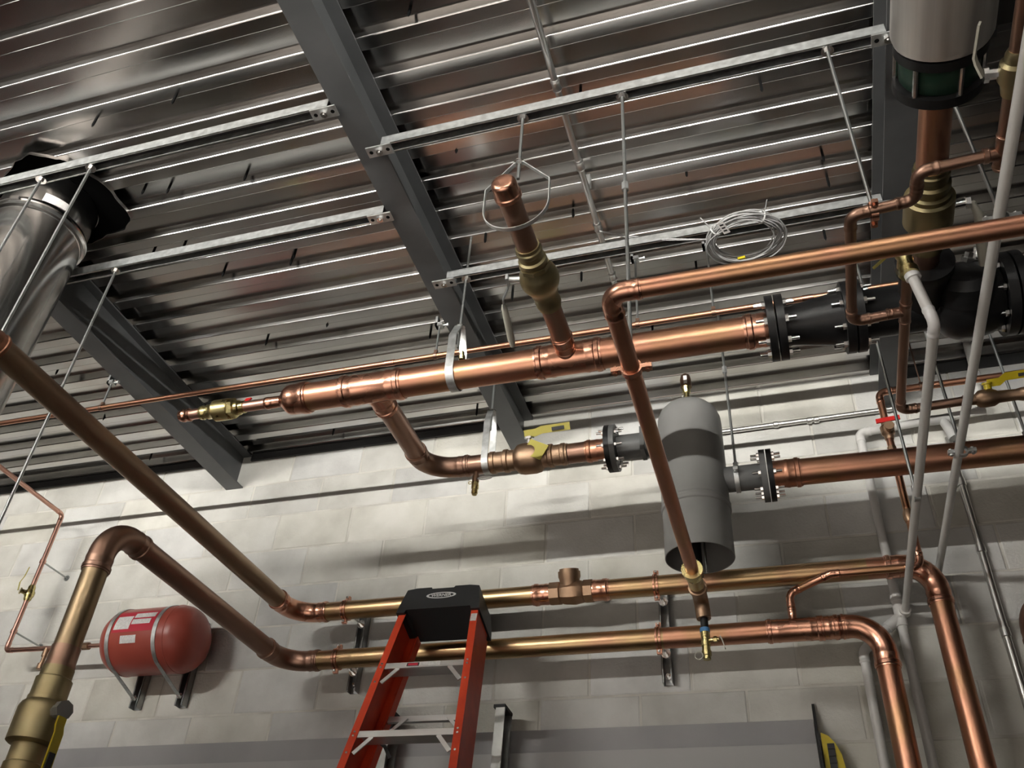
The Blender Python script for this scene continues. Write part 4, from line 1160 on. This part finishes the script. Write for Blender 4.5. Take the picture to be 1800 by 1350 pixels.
P2Z = 3.25
t = thing('plastic_drain_pipe', 'longer straight white plastic drain pipe running from the upper right corner to the wall', 'pipe', (0.59, 2.4, P2Z))
ob('pipe', MB().cyl((0.612, 0.5, P2Z), (0.565, W, P2Z - 0.01), VR, 18), 'pvc', t)
ob('wall_collar', MB().lathe((0.5655, W - 0.02, P2Z - 0.01), Y, [(0, 0.017), (0.02, 0.021)], 18), 'pvc', t)
clamp_rod(0.5885, 2.640, P2Z - 0.006, VR, ZH, 'ring hanger midway along the longer straight white drain pipe', axis=(0, 1, 0))
clamp_rod(0.6015, 1.660, P2Z - 0.003, VR, SZ + 0.03, 'bright ring hanger on the longer white drain pipe beside the pump pipe', axis=(0, 1, 0))

CR = 0.0175
t = thing('wall_drain_riser', 'white plastic riser down the wall with a forked branch at its middle', 'pipe', (0.396, 3.46, 3.0))
run(t, [(0.905, 3.46, 3.952), (0.396, 3.46, 3.912), (0.396, 3.46, 3.13)], CR, 0.026, 'pvc', 'pvc', s=0.026, seg=18)
ob('wye_fitting', MB().lathe((0.396, 3.46, 3.16), (0, 0, -1), [(0, 0.0175), (0.0005, 0.022), (0.03, 0.022), (0.032, 0.020), (0.10, 0.020), (0.102, 0.022), (0.13, 0.022), (0.1305, 0.0175)], 20).lathe((0.402, 3.46, 3.075), (-0.78, 0, -0.62), [(0, 0.019), (0.05, 0.019), (0.051, 0.0215), (0.075, 0.0215), (0.0755, 0.0175)], 20), 'pvc', t)
ob('pipe', MB().cyl((0.396, 3.46, 3.05), (0.393, 3.46, 0.8), CR, 18), 'pvc', t)
run(t, [(0.355, 3.46, 3.037), (0.243, 3.46, 2.945), (0.236, 3.46, 0.8)], CR, 0.04, 'pvc', 'pvc', s=0.028, seg=18)
ob('tee', MB().lathe((0.66, 3.46, 3.933), X, [(0, 0.0215), (0.11, 0.0215)], 18).lathe((0.735, 3.46, 3.93), (0.25, 0, -1), [(0, 0.02), (0.08, 0.02), (0.081, 0.023), (0.10, 0.023)], 18), 'pvc_grey', t)
t = thing('ceiling_drain_pipe', 'short white plastic pipe dropping from the ceiling behind the black valve train', 'pipe', (0.91, 3.44, 4.1))
run(t, [(0.915, 3.43, ZH), (0.905, 3.43, 4.10), (0.885, 3.46, 3.985)], CR, 0.03, 'pvc', 'pvc_white', s=0.026, seg=18)
ob('elbow', MB().lathe((0.888, 3.458, 3.995), (-0.2, 0.1, -0.9), [(0, 0.0175), (0.0005, 0.022), (0.05, 0.022)], 18), 'pvc', t)

# galvanized conduits on the wall
t = thing('wall_conduit', 'shiny horizontal steel conduit high on the wall right of the separator', 'conduit', (0.1, W, 4.03))
ob('conduit_pipe', MB().cyl((-0.75, W - 0.018, 4.022), (0.56, W - 0.018, 4.046), 0.0117, 14), 'emt', t)
for x in (0.06, 0.205, 0.235):
    ob('coupling', MB().lathe((x - 0.012, W - 0.018, 4.037), X, [(0, 0.0125), (0.003, 0.0155), (0.021, 0.0155), (0.024, 0.0125)], 14), 'emt', t)
t = thing('wall_conduit', 'upright steel conduit on the wall at the far right', 'conduit', (0.74, W, 3.0))
ob('conduit_pipe', MB().cyl((0.742, W - 0.02, 0.6), (0.742, W - 0.02, 3.86), 0.0142, 14), 'emt', t)
for z in (2.98, 3.32, 3.62):
    ob('coupling', MB().lathe((0.742, W - 0.02, z), (0, 0, 1), [(0, 0.0145), (0.003, 0.018), (0.035, 0.018), (0.038, 0.0145)], 14), 'emt', t)

# ------------------------------------------------------------------ orange-red stepladder
def ladder(P0, ps, label):
    th = 0.33
    u = V((math.cos(ps), math.sin(ps), 0))
    n = V((math.sin(ps), -math.cos(ps), 0))
    dn = n * math.sin(th) + V((0, 0, -math.cos(th)))
    nn = u.cross(dn).normalized()          # towards the viewer side of the ladder plane
    if nn.y > 0:
        nn = -nn
    a, kf, sp = 0.166, 0.072, 0.290
    L = 2.809 / math.cos(th)
    t = thing('step_ladder', label, 'ladder', P0 + dn * L, 'orange-red fibreglass stepladders')

    def pt(s_, d_, o=0.0):
        return P0 + u * s_ * (a + kf * d_) + dn * d_ - nn * o
    d0 = -0.27
    for s_ in (-1, 1):
        mb = MB()
        A, B = pt(s_, d0), pt(s_, L)
        # channel rail: front flange, web on the outside, rear flange
        fw_, dp, tk = 0.028, 0.135, 0.004
        for A_, B_ in ((A, B),):
            m_, h_ = (A_ + B_) / 2, (B_ - A_) / 2
            uu = (u - h_.normalized() * u.dot(h_.normalized())).normalized()
            mb.obox(m_, h_, uu * fw_ / 2, nn * tk / 2)
            mb.obox(m_ + uu * s_ * (fw_ - tk) / 2 - nn * dp / 2, h_, uu * tk / 2, nn * dp / 2)
            mb.obox(m_ - nn * dp, h_, uu * fw_ / 2, nn * tk / 2)
        rl = ob('front_rail', mb, 'ladderred', t)
        for d_ in [i * sp + e for i in range(0, 3) for e in (0.004, 0.020, 0.085)]:
            ob('rivet', MB().lathe(pt(s_, d_, -0.002), nn, [(0, 0.005), (0.003, 0.004)], 8), 'zinc', rl)
        A2, B2 = pt(s_ * 0.95, d0 + 0.02, 0.158), pt(s_ * 0.95, L - 0.05, 0.158)
        ob('rear_rail', MB().obox((A2 + B2) / 2, (B2 - A2) / 2, u * 0.012, nn * 0.020), 'ladderred', t)
        ob('foot', MB().obox(pt(s_, L - 0.02, 0.035), u * 0.022, nn * 0.045, dn * 0.018), 'rubber', t)
    for i in range(9):
        d_ = i * sp
        wv = (a + kf * d_ - 0.013)
        c0 = pt(0, d_, 0.0)
        mb = MB()
        mb.obox(c0 + dn * 0.012 - nn * 0.003, u * wv, dn * 0.0125, nn * 0.0025)
        mb.obox(c0 - nn * 0.038, u * wv, (n * 0.0) + nn * 0.036, dn * 0.002)
        st = ob('step', mb, 'aluminium', t)
        for s_ in (-1, 1):
            A = c0 + u * s_ * (wv - 0.055) + dn * 0.022
            B = c0 + u * s_ * (wv - 0.002) + dn * 0.085
            ob('step_brace', MB().strap([A - nn * 0.004, B - nn * 0.004], nn, 0.004, 0.015), 'aluminium', st)
        if i == 0:
            cc = c0 + dn * 0.0115 + nn * 0.0005
            sk_ = ob('warning_label', MB().obox(cc - u * 0.005, u * 0.068, dn * 0.0095, nn * 0.0004), 'paper', st)
            ob('label_frame', MB().obox(cc - u * 0.043 + nn * 0.0006, u * 0.024, dn * 0.0075, nn * 0.0003), 'ink', sk_)
            ob('label_red', MB().obox(cc - u * 0.043 + nn * 0.001, u * 0.019, dn * 0.005, nn * 0.0003), 'labelred', sk_)
    for d_ in (0.135, 0.75, 1.35, 1.95):
        A2, B2 = pt(-0.93, d_, 0.150), pt(0.93, d_, 0.150)
        br = ob('rear_brace', MB().obox((A2 + B2) / 2, (B2 - A2) / 2, dn * 0.012, nn * 0.006), 'aluminium', t)
        for s_ in (-1, 1):
            e_ = pt(s_ * 0.93, d_, 0.138)
            ob('diagonal_brace', MB().strap([e_ - u * s_ * 0.085, e_ + dn * 0.095], nn, 0.004, 0.013), 'aluminium', br)
    sp_ = pt(-0.62, 0.30, 0.09)
    ob('spreader', MB().strap([sp_ + V((-0.02, 0, 0.03)), sp_ + V((0.01, 0.0, 0.01)), sp_ + V((0.035, 0, -0.03))], nn, 0.004, 0.012), 'rubber', t)
    # label patch on right rail
    ob('rail_sticker', MB().obox(pt(1, -0.20, -0.0025), u * 0.012, dn * 0.018, nn * 0.0004), 'paper', t)
    # moulded cap
    zt_ = d0 - 0.085
    wc = a + kf * d0 + 0.020
    poly = [(-wc + 0.016, -0.085), (-wc + 0.055, -0.092), (-0.05, -0.092), (-0.045, -0.084), (0.045, -0.084), (0.05, -0.092), (wc - 0.055, -0.092), (wc - 0.016, -0.085), (wc, 0.0), (wc + 0.004, 0.035), (wc - 0.03, 0.035), (wc - 0.035, 0.02), (-wc + 0.035, 0.02), (-wc + 0.03, 0.035), (-wc - 0.004, 0.035), (-wc, 0.0)]
    base = P0 + dn * d0 + nn * 0.014
    cap = ob('top_cap', MB().prism([base + u * x + dn * y for x, y in poly], -nn * 0.185), 'capblack', t, label='black moulded plastic top cap', sharp=30)
    pts = []
    cc = base + dn * -0.045 + nn * 0.001
    ring_o = [cc + u * 0.062 * math.cos(q_) + dn * 0.0165 * math.sin(q_) for q_ in [2 * PI * i / 32 for i in range(32)]]
    ring_i = [cc + u * 0.052 * math.cos(q_) + dn * 0.0115 * math.sin(q_) for q_ in [2 * PI * i / 32 for i in range(32)]]
    mb = MB()
    mb.v = ring_o + ring_i
    for i in range(32):
        j = (i + 1) % 32
        mb.f.append((i, j, 32 + j, 32 + i))
    ob('logo_oval', mb, 'logowhite', cap)
    fc = bpy.data.curves.new('logo_text', 'FONT')
    fc.body = 'WERNER'
    fc.align_x = 'CENTER'
    fc.align_y = 'CENTER'
    fc.size = 0.0205
    fc.offset = 0.0006
    tmp = bpy.data.objects.new('tmp_text', fc)
    col.objects.link(tmp)
    dg = bpy.context.evaluated_depsgraph_get()
    me = bpy.data.meshes.new_from_object(tmp.evaluated_get(dg))
    bpy.data.objects.remove(tmp)
    rot = Matrix((u, -dn, nn)).transposed().to_4x4()
    rot.translation = cc - OFF[t.name]
    me.transform(rot)
    me.materials.clear()
    me.materials.append(M['logowhite'])
    lo = bpy.data.objects.new('logo_text', me)
    col.objects.link(lo)
    lo.parent = cap


ladder(V((-1.299, 2.976, 2.809)), 0.0206, 'orange-red fibreglass stepladder with black top cap in front of the wall pipes')
ladder(V((-4.45, 2.55, 2.809)), 0.35, 'second orange-red stepladder added out of view to give the ceiling its orange reflection')  # extra ladder added only for its reflection overhead

# bare aluminium ladder standing behind the stepladder
t = thing('aluminium_ladder', 'dull grey aluminium ladder standing behind the orange-red stepladder', 'ladder', (-1.4, 3.3, 0))
for s_, xx in ((-1, -1.62), (1, -1.145)):
    A, B = V((xx - 0.03, 3.30, 0.0)), V((xx, 3.42, 2.775))
    d_ = (B - A).normalized()
    n_ = X.cross(d_).normalized()
    mb = MB().obox((A + B) / 2, (B - A) / 2, X * 0.003, n_ * 0.046)
    for q_ in (-1, 1):
        mb.obox((A + B) / 2 + n_ * q_ * 0.045 + X * 0.016, (B - A) / 2, X * 0.019, n_ * 0.003)
    rl = ob('rail', mb, 'alu_dull', t)
    ob('end_cap', MB().obox(B + X * 0.012 - d_ * 0.002, X * 0.024, n_ * 0.050, d_ * 0.006), 'rubber', rl)
for i in range(8):
    f_ = 0.06 + i * 0.105
    p = V((-1.65, 3.30, 0)).lerp(V((-1.62, 3.42, 2.775)), f_)
    ob('rung', MB().cyl(p, p + X * 0.475, 0.014, 10), 'alu_dull', t)

# ------------------------------------------------------------------ grey backboard on the wall and tool beside it
t = thing('backboard', 'long flat grey painted backboard fixed low on the block wall', 'board', (-1.6, W, 1.3))
ob('upper_board', MB().box((-3.42, W - 0.014, 2.60), (0.03, W - 0.002, 2.718)), 'board', t)
ob('lower_board', MB().box((-3.42, W - 0.030, 1.3), (0.03, W - 0.002, 2.628)), 'board2', t)
ob('edge_panel', MB().prism([(0.032, W - 0.012, 2.775), (0.032, W - 0.012, 1.3), (0.032, W - 0.15, 1.3), (0.032, W - 0.15, 2.45)], (0.010, 0, 0)), 'rubber', t, label='thin black upright edge panel')
t = thing('yellow_tool', 'yellow rounded tool with black ribbed grip hanging beside the grey board', 'tool', (0.09, W, 2.4))
poly = [(0.048, 2.36), (0.048, 2.652), (0.072, 2.640), (0.092, 2.615), (0.108, 2.575), (0.114, 2.53), (0.114, 2.36)]
ob('tool_body', MB().prism([(x, W - 0.075, z) for x, z in poly], (0, 0.072, 0)), 'yellow', t)
gr = ob('grip', MB().box((0.064, W - 0.080, 2.36), (0.088, W - 0.074, 2.612)), 'rubber', t)
for i in range(9):
    z = 2.40 + i * 0.024
    ob('grip_rib', MB().box((0.064, W - 0.085, z), (0.088, W - 0.079, z + 0.010)), 'rubber', gr)
